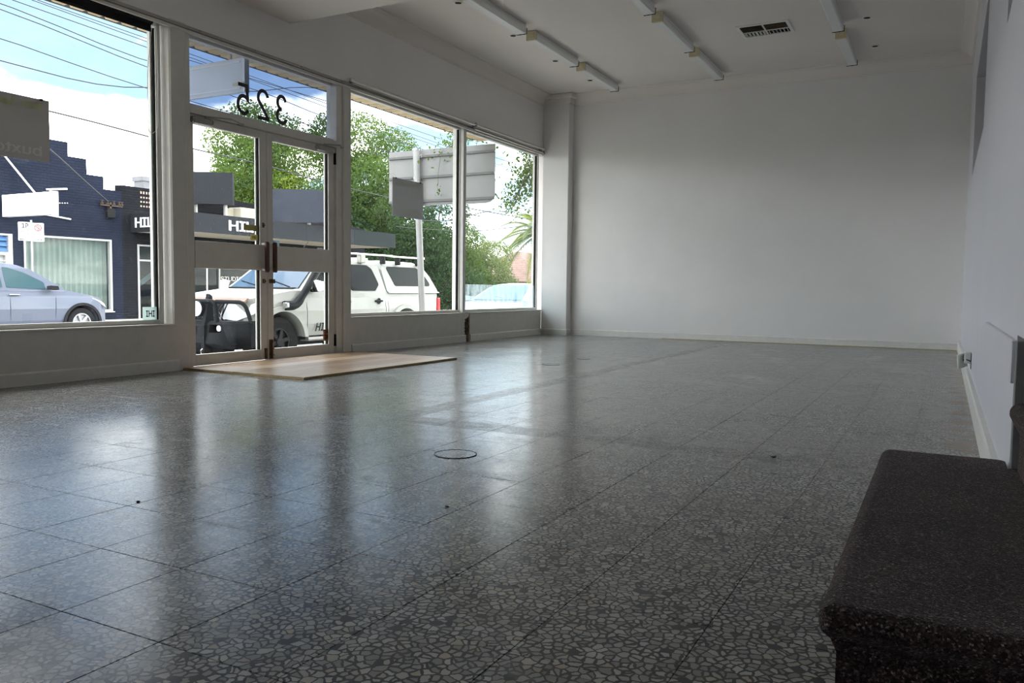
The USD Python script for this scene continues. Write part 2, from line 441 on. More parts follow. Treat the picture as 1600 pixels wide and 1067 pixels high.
dado(0.2, 4.655, 0.012)
dado(6.92, 9.29)
dado(9.425, 11.62)
obj('pillar', MB().box(-0.20, 0.006, 4.625, 4.795, -0.02, 2.90, c=0.012), m_joinery, wl)
obj('pillar', MB().box(-0.20, 0.006, 6.80, 6.93, -0.02, 2.90, c=0.012), m_joinery, wl)
obj('pillar', MB().box(-0.20, 0.006, 0.0, 0.2, -0.02, 2.90, c=0.012), m_joinery, wl)
obj('solid_wall', MB().box(-0.20, 0.0, YN - 0.2, 0.0, -0.02, 3.9), m_wall, wl)
obj('head_panel', MB().box(-0.20, 0.0, 0.0, L, 2.885, 3.9), m_wall, wl)
obj('window_head_board', MB().box(-0.20, -0.012, 0.0, L, 2.845, 2.885), m_alu_dark, wl)
# broken gap in the dado under the mullion: rubble, a lump of old plaster, a frayed edge
obj('broken_gap', MB().box(-0.20, -0.016, 9.28, 9.44, -0.02, DT), m_dirty, wl, label='torn open strip of dado showing dark rubble')
g = MB()
for k in range(16):
    y = RNG.uniform(9.30, 9.41); z = RNG.uniform(0.02, 0.30); s = RNG.uniform(0.012, 0.035)
    t = trimesh.creation.icosphere(1, s); t.apply_scale([0.7, 0.8, 1.3]); t.vertices += RNG.normal(0, s * .18, t.vertices.shape)
    t.apply_translation([-0.018, y, z]); g.add(t)
obj('rubble', g, m_dirty, wl, smooth=False)
t = hull([(-0.05, 9.29, DT - .004), (-0.05, 9.42, DT - .004), (-0.004, 9.295, DT - .004), (-0.004, 9.415, DT - .004), (-0.004, 9.30, .345), (-0.01, 9.335, .305), (-0.05, 9.34, .30), (-0.05, 9.40, .33), (-0.006, 9.40, .34)])
obj('plaster_lump', t, m_joinery, wl, smooth=False)
g = MB()
for k in range(9):
    z = 0.02 + k * 0.04
    yy = 9.292 + RNG.uniform(0.0, 0.02)
    g.add(hull([(-.02, 9.285, z), (-.02, 9.285, z + .04), (0.0, 9.285, z), (0.0, 9.285, z + .04), (-0.002, yy, z + .02), (-.02, yy, z + .02)]))
obj('torn_edge', g, m_wall, wl, smooth=False)

# far wall (end wall) with the corner pilaster, right wall with openings, near wall
T_ = 0.15
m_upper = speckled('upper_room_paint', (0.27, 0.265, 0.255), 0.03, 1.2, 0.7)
obj('wall_far', MB().box(-0.2, W + T_, L, L + 0.2, -0.02, 3.95), m_wall, kind=S)
obj('upper_wall', MB().box(W + T_, W + 4, L, L + 0.2, -0.02, 3.95), m_upper, kind=S)
obj('trim', MB().box(-0.0, 0.445, 11.615, L + .05, -0.02, 3.80, c=0.008), m_wall, kind=S)
wr = thing('wall_right', kind=S)
T = 0.15
op_z0, op_z1 = 1.935, 2.935
o1, o2 = (6.86, 9.66), (3.0, 4.32)
P = sbox(2.84, -0.02, L + .05, 3.9).union(sbox(2.55, 0.60, 2.85, 3.9))
P = P.difference(sbox(o1[0], op_z0, o1[1], op_z1)).difference(sbox(o2[0], op_z0, o2[1], op_z1))
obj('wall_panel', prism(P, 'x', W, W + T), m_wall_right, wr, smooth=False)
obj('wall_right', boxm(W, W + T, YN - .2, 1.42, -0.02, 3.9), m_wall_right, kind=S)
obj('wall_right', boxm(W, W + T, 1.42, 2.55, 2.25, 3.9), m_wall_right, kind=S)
# stair-side board on the wall, its grey end grain, and the seam below
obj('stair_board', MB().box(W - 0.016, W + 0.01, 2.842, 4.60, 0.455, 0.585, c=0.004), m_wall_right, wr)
obj('stair_end_board', MB().box(W - 0.004, W + 0.022, 2.805, 2.842, 0.20, 0.583, c=0.003), speckled('stair_edge_grey', (0.20, 0.20, 0.21), 0.1, 20, 0.6), wr)
obj('wall_near', MB().box(-0.2, W + 4, YN - 0.2, YN, -0.02, 3.95), m_wall, kind=S)
# upper level behind the right wall
obj('upper_floor', MB().box(W + 1.05, W + 4, YN, L, 0.62, 0.80).box(W + T, W + 1.05, 2.6, L, 0.62, 0.80), m_carpet, kind=S)
obj('upper_wall', MB().box(W + 3.4, W + 3.6, YN, L, 0.7, 3.95), m_upper, kind=S)
obj('upper_lintel', MB().box(W + T, W + 0.55, 2.6, L, 2.62, 3.80), m_upper, kind=S)

obj('ceiling', MB().box(-0.2, W + 4, YB, L + .2, H, H + 0.25), m_ceiling, kind=S)
obj('ceiling', MB().box(-0.2, W + 4, YN - .2, YB, SOF, H + 0.2), m_ceiling, kind=S)


def cove(name, p, q, nx, ny):
    """Plaster cove cornice from p to q; (nx, ny) points into the room."""
    prof = [(0, 0), (0.0, -0.16), (0.010, -0.16), (0.014, -0.148), (0.022, -0.146)]
    for k in range(7):
        a = math.radians(90 * k / 6)
        prof.append((0.022 + 0.105 * (1 - math.cos(a)), -0.140 + 0.118 * math.sin(a)))
    prof += [(0.140, -0.018), (0.146, -0.010), (0.146, 0)]
    prof = np.array(prof); n = len(prof)
    v = []
    for e in (p, q):
        v += [(e[0] + nx * a, e[1] + ny * a, H + b) for a, b in prof]
    f = []
    for i in range(n):
        j = (i + 1) % n
        f += [[i, j, n + j], [i, n + j, n + i]]
    f += [[0, k + 1, k] for k in range(1, n - 1)] + [[n, n + k, n + k + 1] for k in range(1, n - 1)]
    t = trimesh.Trimesh(np.array(v), np.array(f), process=False)
    t.fix_normals()
    return obj(name, t, m_ceiling, kind=S, smooth=25)


cove('trim', (0, YB), (0, 11.62), 1, 0)
cove('trim', (0.4, L), (W, L), 0, -1)
cove('trim', (W, YB), (W, L), -1, 0)
obj('trim', MB().box(0, 0.52, 11.545, L, H - 0.07, H, c=0.015).box(0, 0.462, 11.60, L, H - 0.15, H - 0.05, c=0.008), m_ceiling, kind=S)


def skirting(name, segs, h=0.095, t=0.016):
    x = thing(name, kind=S)
    for (x0, y0, x1, y1, nx, ny) in segs:
        if nx:
            X0, X1 = sorted((x0, x0 + nx * t)); c = [(X0 if nx > 0 else X1, 0.0)]
            prof = [(x0, 0.0), (x0 + nx * t, 0.0), (x0 + nx * t, h - .012), (x0 + nx * (t - .004), h - .003), (x0 + nx * (t - .009), h), (x0, h)]
            obj('skirting_board', prism(prof, 'y', min(y0, y1), max(y0, y1)), m_skirt, x, smooth=False)
        else:
            prof = [(y0, 0.0), (y0 + ny * t, 0.0), (y0 + ny * t, h - .012), (y0 + ny * (t - .004), h - .003), (y0 + ny * (t - .009), h), (y0, h)]
            obj('skirting_board', prism(prof, 'x', min(x0, x1), max(x0, x1)), m_skirt, x, smooth=False)


skirting('baseboard_left', [(0.012, 0.2, 0.012, 4.665, 1, 0), (0, 6.93, 0, 9.305, 1, 0), (0, 9.425, 0, 11.62, 1, 0)])
skirting('baseboard_far', [(0.445, L, W, L, 0, -1), (0.0, 11.615, 0.45, 11.615, 0, -1), (0.445, 11.60, 0.445, L, 1, 0)])
skirting('baseboard_right', [(W, 2.85, W, L - .02, -1, 0)], h=0.12, t=0.03)
obj('trim', MB().box(1.95, W - .02, L - 0.028, L - 0.014, 0.0, 0.006), m_plank_edge, kind=S)

# ---- glazed shopfront: frames and panes
GX = -0.10


def frame_bar(parent, y0, y1, z0, z1, d=0.028, name='frame_bar', x=GX, mat=None):
    return obj(name, MB().box(x - d, x + d, y0, y1, z0, z1, c=0.003), mat or m_alu, parent)


def window(n, y0, y1, z0, z1, mat, bw=0.045):
    w = thing('window', kind=S) if n is None else thing(f'window_{n}', kind=S)
    for (a, b, c, d) in ((y0, y0 + bw, z0, z1), (y1 - bw, y1, z0, z1), (y0 + bw, y1 - bw, z0, z0 + 0.035), (y0 + bw, y1 - bw, z1 - 0.035, z1)):
        frame_bar(w, a, b, c, d)
    # a stepped glazing bead on each jamb: dark gasket and outer channel
    for yy, s in ((y0 + bw, 1), (y1 - bw, -1)):
        a, b = sorted((yy, yy + s * 0.010))
        obj('glazing_gasket', MB().box(GX - 0.010, GX + 0.010, a, b, z0 + .03, z1 - .03), m_black, w)
        a, b = sorted((yy, yy + s * 0.024))
        obj('glazing_bead', MB().box(GX - 0.045, GX - 0.012, a, b, z0 + .03, z1 - .03, c=0.002), m_alu, w)
    obj('pane', MB().box(GX - 0.003, GX + 0.003, y0 + bw - .005, y1 - bw + .005, z0 + .03, z1 - .03), mat, w)
    return w


ZS = DT + 0.004
win1 = window(1, 0.2, 4.60, ZS, 2.85, m_pane)
trans = window(2, 4.80, 6.80, 2.235, 2.85, m_pane_tint)
win3 = window(3, 6.93, 9.30, ZS, 2.85, m_pane)
win4 = window(4, 9.30, 11.62, ZS, 2.85, m_pane)
obj('mullion', MB().box(-0.19, -0.02, 9.265, 9.335, ZS, 2.85, c=0.004), m_alu, win3)
# frosted film on the lower part of the far pane, patchy where it was peeled
m_film = M('frosted_film', {
    'g': ('geometry', {}), 'mp': ('mapping', {'scale': (1.0, 1.0, 0.35)}), 'n': ('noise_texture', {'scale': 9.0, 'detail': 6.0, 'roughness': 0.7}),
    'mr': ('map_range', {'from_min': 0.32, 'from_max': 0.66, 'to_min': 0.04, 'to_max': 0.34, 'clamp': True}),
    't': ('transparent_bsdf', {'color': (0.90, 0.96, 0.97)}), 'd': ('translucent_bsdf', {'color': (0.48, 0.53, 0.54)}), 'm': ('mix_closure', {})},
    [('g.position', 'mp.vector'), ('mp.vector', 'n.vector'), ('n.fac', 'mr.value'), ('mr.result', 'm.fac'), ('t.BSDF', 'm.closure1'), ('d.BSDF', 'm.closure2')], 'm.closure')
obj('frosted_film', MB().box(GX + 0.0035, GX + 0.0045, 9.36, 11.575, ZS + .03, 0.775), m_film, win4)


def mirrored_text(txt, h, x, y_start, z, depth=0.002, bold=False, width=None):
    """Lettering on the shopfront that reads from the street: running towards -y."""
    t = meshkit.text_mesh(txt, h, depth, bold)
    v = np.array(t.vertices)
    if width:
        v[:, 0] *= width / v[:, 0].max()
    q = np.stack([x - v[:, 2] * 1.0, y_start - v[:, 0], z + v[:, 1]], 1)
    m = trimesh.Trimesh(q, np.array(t.faces), process=False)
    m.fix_normals()
    return m


m_num = plain('window_numerals', (0.05, 0.046, 0.044), 0.6)
from shapely.geometry import LineString


def arc(cx, cy, rx, ry, a0, a1, n=18):
    return [(cx + rx * math.cos(math.radians(a0 + (a1 - a0) * k / n)), cy + ry * math.sin(math.radians(a0 + (a1 - a0) * k / n))) for k in range(n + 1)]


DIGITS = {'3': [arc(.46, .755, .36, .245, 165, -85), arc(.45, .26, .42, .26, 90, -160)],
          '2': [arc(.48, .72, .40, .28, 165, -18) + [(.04, 0.0)], [(.0, .0), (.92, .0)]],
          '5': [[(.86, 1.0), (.18, 1.0), (.10, .52)] + arc(.44, .31, .44, .31, 128, -150)]}
for ch, ys, wd in (('3', 6.070, .150), ('2', 5.832, .155), ('5', 5.580, .150)):
    dh = .256
    shp = None
    for ln in DIGITS[ch]:
        q = LineString([(ys - a * wd, 2.306 + b * dh) for a, b in ln]).buffer(.0165, cap_style='flat', join_style='mitre')
        shp = q if shp is None else shp.union(q)
    obj('house_number', prism(shp, 'x', GX + .0035, GX + .0055), m_num, trans, smooth=False, label=f'dark house number {ch} on the glass, seen from behind')
# alarm sticker in the corner of the left pane
obj('alarm_sticker', MB().box(GX + .0035, GX + .0055, 4.41, 4.555, 0.425, 0.535), board_mat('sticker_white', (0.72, 0.80, 0.78), (0.78, 0.86, 0.84)), win1, label='pale square window sticker')
t = meshkit.text_mesh('IHI', 0.05, 0.001, True); v = np.array(t.vertices); v[:, 0] *= 0.085 / v[:, 0].max()
obj('sticker_lettering', trimesh.Trimesh(np.stack([GX + 0.0057 + v[:, 2], 4.438 + v[:, 0], 0.455 + v[:, 1]], 1), t.faces, process=False), m_black, win1, smooth=False)

# ---- double doors
m_doorpanel = m_joinery
DX = -0.06


def door(n, y0, y1, hinge_left):
    d = thing(f'door_{n}', kind=S)
    z0, z1 = (0.017 if hinge_left else 0.010), 2.17
    sl, sr = (0.045, 0.088) if hinge_left else (0.075, 0.095)
    x0, x1 = DX - 0.024, DX + 0.024
    obj('stile', MB().box(x0, x1, y0, y0 + sl, z0, z1, c=0.003), m_joinery, d)
    obj('stile', MB().box(x0, x1, y1 - sr, y1, z0, z1, c=0.003), m_joinery, d)
    a, b = y0 + sl, y1 - sr
    obj('top_rail', MB().box(x0, x1, a, b, 2.098, z1, c=0.003), m_joinery, d)
    obj('bottom_rail', MB().box(x0, x1, a, b, z0, 0.115, c=0.003), m_joinery, d)
    obj('middle_panel', MB().box(x0 - .002, x1 + .004, a - 0.0, b + 0.01, 0.868, 1.105, c=0.003), m_doorpanel, d)
    for (p, q) in ((0.115, 0.868), (1.105, 2.098)):
        obj('pane', MB().box(DX - .003, DX + .003, a - .004, b + .004, p - .004, q + .004), m_pane, d)
        for yy, s in ((a, 1), (b, -1)):
            c0, c1 = sorted((yy, yy + s * .009)); obj('glazing_gasket', MB().box(DX - .008, DX + .008, c0, c1, p, q), m_black, d)
            c0, c1 = sorted((yy, yy + s * .020)); obj('glazing_bead', MB().box(DX - .026, DX - .010, c0, c1, p, q, c=.002), m_alu, d)
    return d, a, b


d1, a1, b1 = door(1, 4.845, 5.735, True)
d2, a2, b2 = door(2, 5.74, 6.705, False)


def door_handle(d, y):
    h = obj('handle', MB().add(tubem(fillet([(DX + .022, y, .875), (DX + .085, y, .875), (DX + .085, y, 1.115), (DX + .022, y, 1.115)], .025), .013, 8)), m_alu, d)
    obj('grip', MB().box(DX + .066, DX + .104, y - .022, y + .022, .848, 1.135, c=.010), m_handle, h, label='dark brown pull grip')
    return h


door_handle(d1, 5.672)
door_handle(d2, 5.775)
obj('lock_cylinder', MB().box(DX + .02, DX + .034, 5.672, 5.702, .745, .785, c=.003).cyl((DX + .034, 5.687, .765), (DX + .046, 5.687, .765), .011), m_bronze, d1)
obj('lock_cylinder', MB().box(DX + .02, DX + .034, 5.758, 5.832, .745, .785, c=.003).cyl((DX + .034, 5.795, .765), (DX + .048, 5.795, .765), .012), m_bronze, d2)
obj('upper_lock', MB().box(DX + .022, DX + .030, 5.672, 5.700, 1.27, 1.315, c=.003).cyl((DX + .03, 5.686, 1.292), (DX + .04, 5.686, 1.292), .010), m_bronze, d1)
b = MB().box(DX + .024, DX + .034, 5.752, 5.80, .02, .205, c=.002).cyl((DX + .045, 5.776, .03), (DX + .045, 5.776, .20), .008)
for z in (.05, .11, .17):
    b.box(DX + .03, DX + .056, 5.764, 5.79, z, z + .016, c=.002)
obj('flush_bolt', b, m_bronze, d2, label='rusty surface bolt at the foot of the door')
obj('flush_bolt', MB().box(DX + .024, DX + .034, 5.69, 5.722, .025, .125, c=.002).cyl((DX + .04, 5.706, .03), (DX + .04, 5.706, .12), .008), m_bronze, d1)
for z in (.09, 2.00):
    obj('hinge', MB().cyl((DX + .03, 6.712, z), (DX + .03, 6.712, z + .125), .010, n=10).box(DX + .02, DX + .03, 6.69, 6.735, z, z + .125), m_black, d2)
# closers
def closer(d, y0, y1, z, pivot, tip):
    obj('closer_body', MB().box(DX + .024, DX + .075, y0, y1, z - .028, z + .028, c=.008).cyl((DX + .05, y0 - .012, z), (DX + .05, y0, z), .026).cyl((DX + .05, y1, z), (DX + .05, y1 + .012, z), .026), m_alu_dark, d)
    obj('closer_arm', MB().cyl((DX + .055, pivot, z + .028), (DX + .055, pivot, z + .05), .013).add(tubem([(DX + .055, pivot, z + .045), (DX + .14, (pivot + tip) / 2, z + .05), (DX + .05, tip, z + .055)], .008, 6)).box(DX + .02, DX + .06, tip - .03, tip + .03, z + .045, z + .062, c=.003), m_alu_dark, d)


closer(d1, 4.865, 5.06, 2.125, 5.00, 5.40)
closer(d2, 6.42, 6.66, 2.135, 6.52, 6.80)
# stickers on the door glass
m_khaki = board_mat('khaki_sticker', (0.20, 0.185, 0.10), (0.30, 0.28, 0.15))
obj('notice_strip', MB().box(DX + .0035, DX + .0055, 5.462, 5.655, 1.232, 1.285), m_khaki, d1, label='faded khaki strip sticker')
obj('pull_sticker', MB().box(DX + .0035, DX + .0055, 5.545, 5.635, 1.145, 1.200), board_mat('pull_sticker_ground', (0.42, 0.38, 0.20), (0.46, 0.42, 0.20)), d1, label='yellowed sticker reading PULL')
t = meshkit.text_mesh('PULL', 0.022, 0.001, True); v = np.array(t.vertices)
obj('sticker_lettering', trimesh.Trimesh(np.stack([DX + .0057 + v[:, 2], 5.565 + v[:, 0] * .050 / v[:, 0].max(), 1.162 + v[:, 1]], 1), t.faces, process=False), m_black, d1, smooth=False)
obj('blue_grey_sticker', MB().box(DX + .0035, DX + .0055, 5.815, 5.915, 1.105, 1.16), board_mat('blue_grey_sticker', (0.32, 0.38, 0.44), (0.45, 0.53, 0.60)), d2, label='pale blue grey sticker corner')
b = MB()
for k in range(4):
    b.add(cyl((DX + .006, 6.60 - (k % 2) * .02, .165 + k * .028), (DX + .006, 6.548, .165 + k * .028), .011, n=8))
obj('brown_sticker', MB().box(DX + .0035, DX + .0055, 6.545, 6.61, .15, .27).add(b.mesh()), speckled('brown_sticker', (0.16, 0.05, 0.02), .5, 60, .5), d2, label='curled red brown remains of a sticker')
obj('glass_scratch', hull([(DX + .0035, 6.25, 1.118), (DX + .0045, 6.262, 1.112), (DX + .0045, 6.335, 1.178), (DX + .0035, 6.33, 1.182)]), m_white_plastic, d2, label='white scratch mark')
# door frame: jambs, transom bar, threshold
df = thing('trim', kind=S)
obj('jamb', MB().box(-0.15, -0.012, 4.795, 4.842, 0, 2.85, c=.004), m_joinery, df)
obj('jamb', MB().box(-0.15, -0.012, 6.71, 6.80, 0, 2.85, c=.004), m_joinery, df)
obj('transom_bar', MB().box(-0.15, -0.012, 4.84, 6.71, 2.175, 2.240, c=.004), m_joinery, df)
obj('threshold', MB().box(-0.20, 0.0, 4.80, 6.80, -0.02, 0.008, c=.003), m_alu, df)

# ---- track and curtain rods along the head
tr = thing('trim', kind=S)
obj('head_track', MB().box(-0.012, 0.020, 0.2, 6.95, 2.852, 2.878, c=.003), m_alu_dark, tr)
obj('head_track_lip', MB().box(-0.012, 0.012, 0.2, L - .19, 2.822, 2.850, c=.003), m_joinery, tr)
b = MB()
for y in (4.92, 5.55, 6.15, 6.75):
    b.add(trimesh.creation.icosphere(1, .006).apply_translation([.022, y, 2.866]))
obj('screw_head', b, m_steel, tr)
rod_m = speckled('rod_enamel', (0.70, 0.68, 0.63), .05, 20, .28, metallic=.45)
r1 = thing('curtain_rod', 'long grey metal curtain rod above the double pane window beside the doors', 'curtain rod', (0.045, 6.86, 2.905))
obj('rod', MB().cyl((0.045, 6.86, 2.905), (0.045, 9.45, 2.905), .017, n=14), rod_m, r1)
obj('bracket', MB().box(0.0, 0.062, 9.44, 9.47, 2.87, 2.93, c=.003), m_alu_dark, r1)
obj('bracket', MB().box(0.0, 0.05, 6.90, 6.93, 2.885, 2.925, c=.003), m_alu_dark, r1)
r2 = thing('curtain_rod', 'shorter grey metal curtain rod ending in a knob at the corner pilaster', 'curtain rod', (0.045, 9.475, 2.905))
obj('rod', MB().cyl((0.045, 9.475, 2.905), (0.045, 11.57, 2.905), .017, n=14), rod_m, r2)
obj('bracket', MB().box(0.0, 0.05, 11.45, 11.48, 2.865, 2.925, c=.003), m_alu_dark, r2)
obj('knob', trimesh.creation.icosphere(2, .024).apply_translation([.03, 11.575, 2.852]), m_alu_dark, r2, label='round dark end knob')
obj('lower_rod', MB().cyl((0.03, 9.475, 2.852), (0.03, 11.575, 2.852), .009, n=8), rod_m, r2)

# ---- black roller blind in the left window
bl = thing('roller_blind', 'black roller blind rolled up at the head of the left window', 'roller blind', (-0.05, 0.3, 2.84))
obj('fabric', MB().box(-0.056, -0.052, 0.35, 4.50, 2.765, 2.86), m_blackfab, bl)
obj('roller', MB().cyl((-0.048, 0.3, 2.835), (-0.048, 4.515, 2.835), .028, n=18), m_blackfab, bl)
obj('bottom_bar', MB().box(-0.060, -0.046, 0.35, 4.50, 2.752, 2.770, c=.003), m_blackfab, bl)
obj('bracket', MB().box(-0.075, -0.02, 4.515, 4.53, 2.79, 2.86, c=.004).cyl((-0.048, 4.50, 2.835), (-0.048, 4.53, 2.835), .03), m_white_plastic, bl, label='white end bracket')
obj('cord', MB().add(tubem(fillet([(-0.035, 4.50, 2.83), (-0.03, 4.445, 2.45), (-0.03, 4.43, 1.99), (-0.03, 4.47, 1.925), (-0.03, 4.535, 1.99), (-0.03, 4.54, 2.4), (-0.035, 4.535, 2.83)], .08, 6), .0022, 5)), m_white_plastic, bl, label='hanging white bead cord loop')

# ---- lease boards hung on the glass
m_board = board_mat('board_back', (0.42, 0.41, 0.40), (0.335, 0.32, 0.305))
m_board2 = board_mat('board_back_grey', (0.46, 0.46, 0.455), (0.40, 0.40, 0.395))
m_txt_y = board_mat('show_through_yellow', (0.45, 0.45, 0.3), (0.37, 0.37, 0.24))
m_txt_w = board_mat('show_through_white', (0.5, 0.49, 0.48), (0.45, 0.44, 0.43))
m_txt_f = board_mat('show_through_faint', (0.46, 0.46, 0.43), (0.43, 0.43, 0.385))
m_clear = pane_mat('clear_hook', (0.86, 0.86, 0.86))


def lease_board(y0, y1, z0, z1, label, mats, clips, board=m_board):
    o = thing('lease_board', label, 'sign board', (0.028, (y0 + y1) / 2, z0))
    Wd, Hd = y1 - y0, z1 - z0
    plate = sbox(y0, z0, y1, z1)
    inlays = []
    def txt(s, h, w, yend, z, mat):
        t = meshkit.text_mesh(s, h, 0.002, True); t.merge_vertices()
        p2, T = t.section([0, 0, 1], [0, 0, .001]).to_2D()
        k = w / t.bounds[1][0]
        for g in p2.polygons_full:
            g = affinity.translate(g, T[0, 3], T[1, 3])
            inlays.append((affinity.affine_transform(g, [-k, 0, 0, 1, yend, z]), mat))
    txt('for lease', Hd * .135, Wd * .80, y1 - Wd * .07, z0 + Hd * .815, mats[0])
    txt('buxton', Hd * .150, Wd * .66, y1 - Wd * .08, z0 + Hd * .09, mats[1])
    for g, mat in inlays:
        plate = plate.difference(g)
    obj('board', prism(plate, 'x', 0.024, 0.030), board, o, smooth=False)
    for g, mat in inlays:
        obj('letter', prism(g, 'x', 0.024, 0.030), mat, o, smooth=False)
    for y in clips:
        obj('clip', MB().box(0.022, 0.034, y - .012, y + .012, z1 - .008, z1 + .004, c=.001), m_black, o)
        obj('suction_hook', MB().cyl((-0.094, y, z1 + .05), (-0.080, y, z1 + .05), .018, n=14).add(tubem([(-0.08, y, z1 + .05), (0.0, y, z1 + .045), (0.028, y, z1 + .02), (0.028, y, z1)], .0025, 5)), m_clear, o)


lease_board(2.97, 3.583, 1.575, 2.005, 'grey back of a lease sign board hung in the left window', (m_txt_y, m_txt_w), (3.10, 3.53))
lease_board(7.632, 8.252, 1.545, 1.985, 'grey back of a lease sign board hung in the window right of the doors', (m_txt_f, m_txt_f), (7.70, 8.19), m_board2)

# ---- plank platform inside the doors
pf = thing('door_platform', 'low platform of wood laminate planks on the floor inside the double doors', 'platform', (0.6, 5.8, 0))
obj('base_board', MB().box(0.004, 1.355, 4.715, 6.93, 0.0, 0.010, c=.001).box(-0.012, 0.01, 4.80, 6.78, 0.0, 0.010), m_plank_edge, pf, label='yellow brown board edge')
rows = 7
pw = 1.35 / rows
for i in range(rows):
    x0 = 0.005 + i * pw
    cuts = [4.716] + sorted({0: [5.6], 1: [5.05, 6.3], 2: [5.75], 3: [5.2, 6.45], 4: [5.95], 5: [5.4, 6.6], 6: [6.1]}[i]) + [6.929]
    for a, b_ in zip(cuts, cuts[1:]):
        obj('plank', boxm(x0 + .0012, x0 + pw - .0012, a + .001, b_ - .001, 0.010, 0.0195 + RNG.uniform(-.0004, .0004), c=.0012), m_planks[int(RNG.integers(3))], pf, smooth=False)

# ---- round covers let into the floor
def cap(x, y, r, label):
    o = thing('floor_cover', label, 'floor cover', (x, y, 0.0))
    obj('cover_plate', MB().cyl((x, y, -.003), (x, y, .0012), r - .004, n=48), m_terrazzo, o)
    a = trimesh.creation.annulus(r_min=r - .0032, r_max=r, height=.004, sections=48); a.apply_translation([x, y, .0002])
    obj('ring', a, m_black, o, label='dark joint ring')


cap(3.832, 2.955, .093, 'round terrazzo floor cover with dark ring, the nearest of three')
cap(2.375, 7.00, .085, 'round terrazzo floor cover with thin ring beyond the wooden platform')
cap(2.38, 7.78, .070, 'small round floor cover farthest across the terrazzo')
m_nail = plain('debris', (0.03, 0.022, 0.016), 0.8)
for (x, y, s, lab) in ((5.05, 3.62, .009, 'dark scrap of debris on terrazzo near the carpeted step'), (4.26, 2.22, .006, 'small dark scrap of debris on terrazzo in mid floor'), (3.35, 1.75, .006, 'small dark scrap of debris on terrazzo at the left')):
    t = trimesh.creation.icosphere(1, s); t.apply_scale([1.4, .8, .35]); t.vertices += RNG.normal(0, s * .1, t.vertices.shape); t.apply_translation([x, y, s * .3])
    obj('debris_scrap', t, m_nail, label=lab, cat='debris')

# ---- carpeted steps
def step_profile(x0, x1, z0, z1, nose=.030, back=None):
    """Step section in x, z with a bull nose over the riser."""
    r = .022
    P = [(x1, z0), (x0 + nose, z0), (x0 + nose, z1 - .085), (x0 + nose * .7, z1 - .06)]
    for k in range(21):
        a = math.radians(215 - k * 125 / 20)
        P.append((x0 + r * 1.35 + r * 1.35 * math.cos(a), z1 - r * 1.25 + r * 1.25 * math.sin(a)))
    P += [(x1, z1)]
    return P


st = thing('carpeted_stairs', 'dark brown carpeted stairs with rounded nosings at the right edge', 'stairs', (5.7, 2.2, 0))


def rounded_step(x0, x1, z0, z1, y0, y1):
    t = to_mf(prism(step_profile(x0, x1, z0, z1), 'y', y0, y1))
    # round the plan corners as well
    pl = Polygon([(x0, y0), (x1, y0), (x1, y1), (x0, y1)]).buffer(-.03).buffer(.03, 6)
    pl = pl.union(sbox(x0 + .06, y0, x1, y1))
    m = from_mf(t ^ to_mf(prism(pl, 'z', z0 - .01, z1 + .01)))
    return m


def first_step():
    t = to_mf(prism(step_profile(5.513, 6.25, 0.0, 0.20), 'y', 1.40, 2.955))
    e = [(y, z) for y, z in step_profile(1.405, 2.955, 0.0, 0.20)]
    pl = sbox(5.513, 1.405, 5.868, 2.955).buffer(-.03).buffer(.03, 6).union(sbox(5.60, 1.435, 5.868, 2.9)).union(sbox(5.8, 1.405, 6.25, 2.80))
    return from_mf(t ^ to_mf(prism(Polygon(e), 'x', 5.4, 6.3)) ^ to_mf(prism(pl, 'z', -.01, .21)))


obj('step', first_step(), m_carpet, st, smooth=False)
obj('step', rounded_step(5.862, 6.6, 0.198, 0.40, 1.43, 2.800), m_carpet, st, smooth=False)
obj('step', rounded_step(6.21, 6.95, 0.398, 0.60, 1.43, 2.60), m_carpet, st, smooth=False)
obj('step', rounded_step(6.56, 6.96, 0.598, 0.80, 1.43, 2.60), m_carpet, st, smooth=False)

# ---- power outlet hanging off the right wall
po = thing('power_outlet', 'white power outlet plate hanging askew above the right wall skirting', 'power outlet', (W, 7.2, 0.2))
obj('wall_hole', MB().box(W - .002, W + .004, 6.98, 7.12, .155, .275), m_black, po)
t = boxm(-.005, .005, -.075, .075, -.058, .058, c=.003)
t.apply_transform(trimesh.transformations.euler_matrix(math.radians(8), 0, math.radians(-26)))
t.apply_translation([W - .055, 7.20, .205])
obj('face_plate', t, m_white_plastic, po)
obj('mounting_box', MB().box(W - .045, W, 7.10, 7.24, .19, .275, c=.004), m_white_plastic, po)
obj('wire', MB().add(tubem([(W - .05, 7.17, .21), (W - .03, 7.10, .22), (W, 7.05, .21)], .004, 5)), m_black, po)

# ---- ceiling: batten lights, downlights, vent
LY = 1.25


def batten():
    o = thing('batten_light', None, 'ceiling light', (0, 0, H))
    z1 = H
    obj('tray', MB().box(-.048, .048, 0, LY, z1 - .040, z1, c=.003), m_white_plastic, o)
    prof = [(-.052, z1 - .030), (.052, z1 - .030), (.062, z1 - .060), (.056, z1 - .096), (.046, z1 - .106), (-.046, z1 - .106), (-.056, z1 - .096), (-.062, z1 - .060)]
    obj('diffuser', prism(prof, 'y', .012, LY - .012), m_diffuser, o, smooth=35)
    obj('end_cap', MB().box(-.064, .064, -.022, .014, z1 - .110, z1 - .004, c=.004).box(-.024, .040, -.028, -.02, z1 - .085, z1 - .03, c=.003), m_cream, o, label='aged cream end cap')
    # the far end: a thin dark gap and wire clip
    obj('end_clip', MB().box(-.066, .066, LY - .012, LY - .006, z1 - .112, z1 - .106).box(.060, .066, LY - .012, LY - .006, z1 - .110, z1 - .045), m_black, o)
    return o


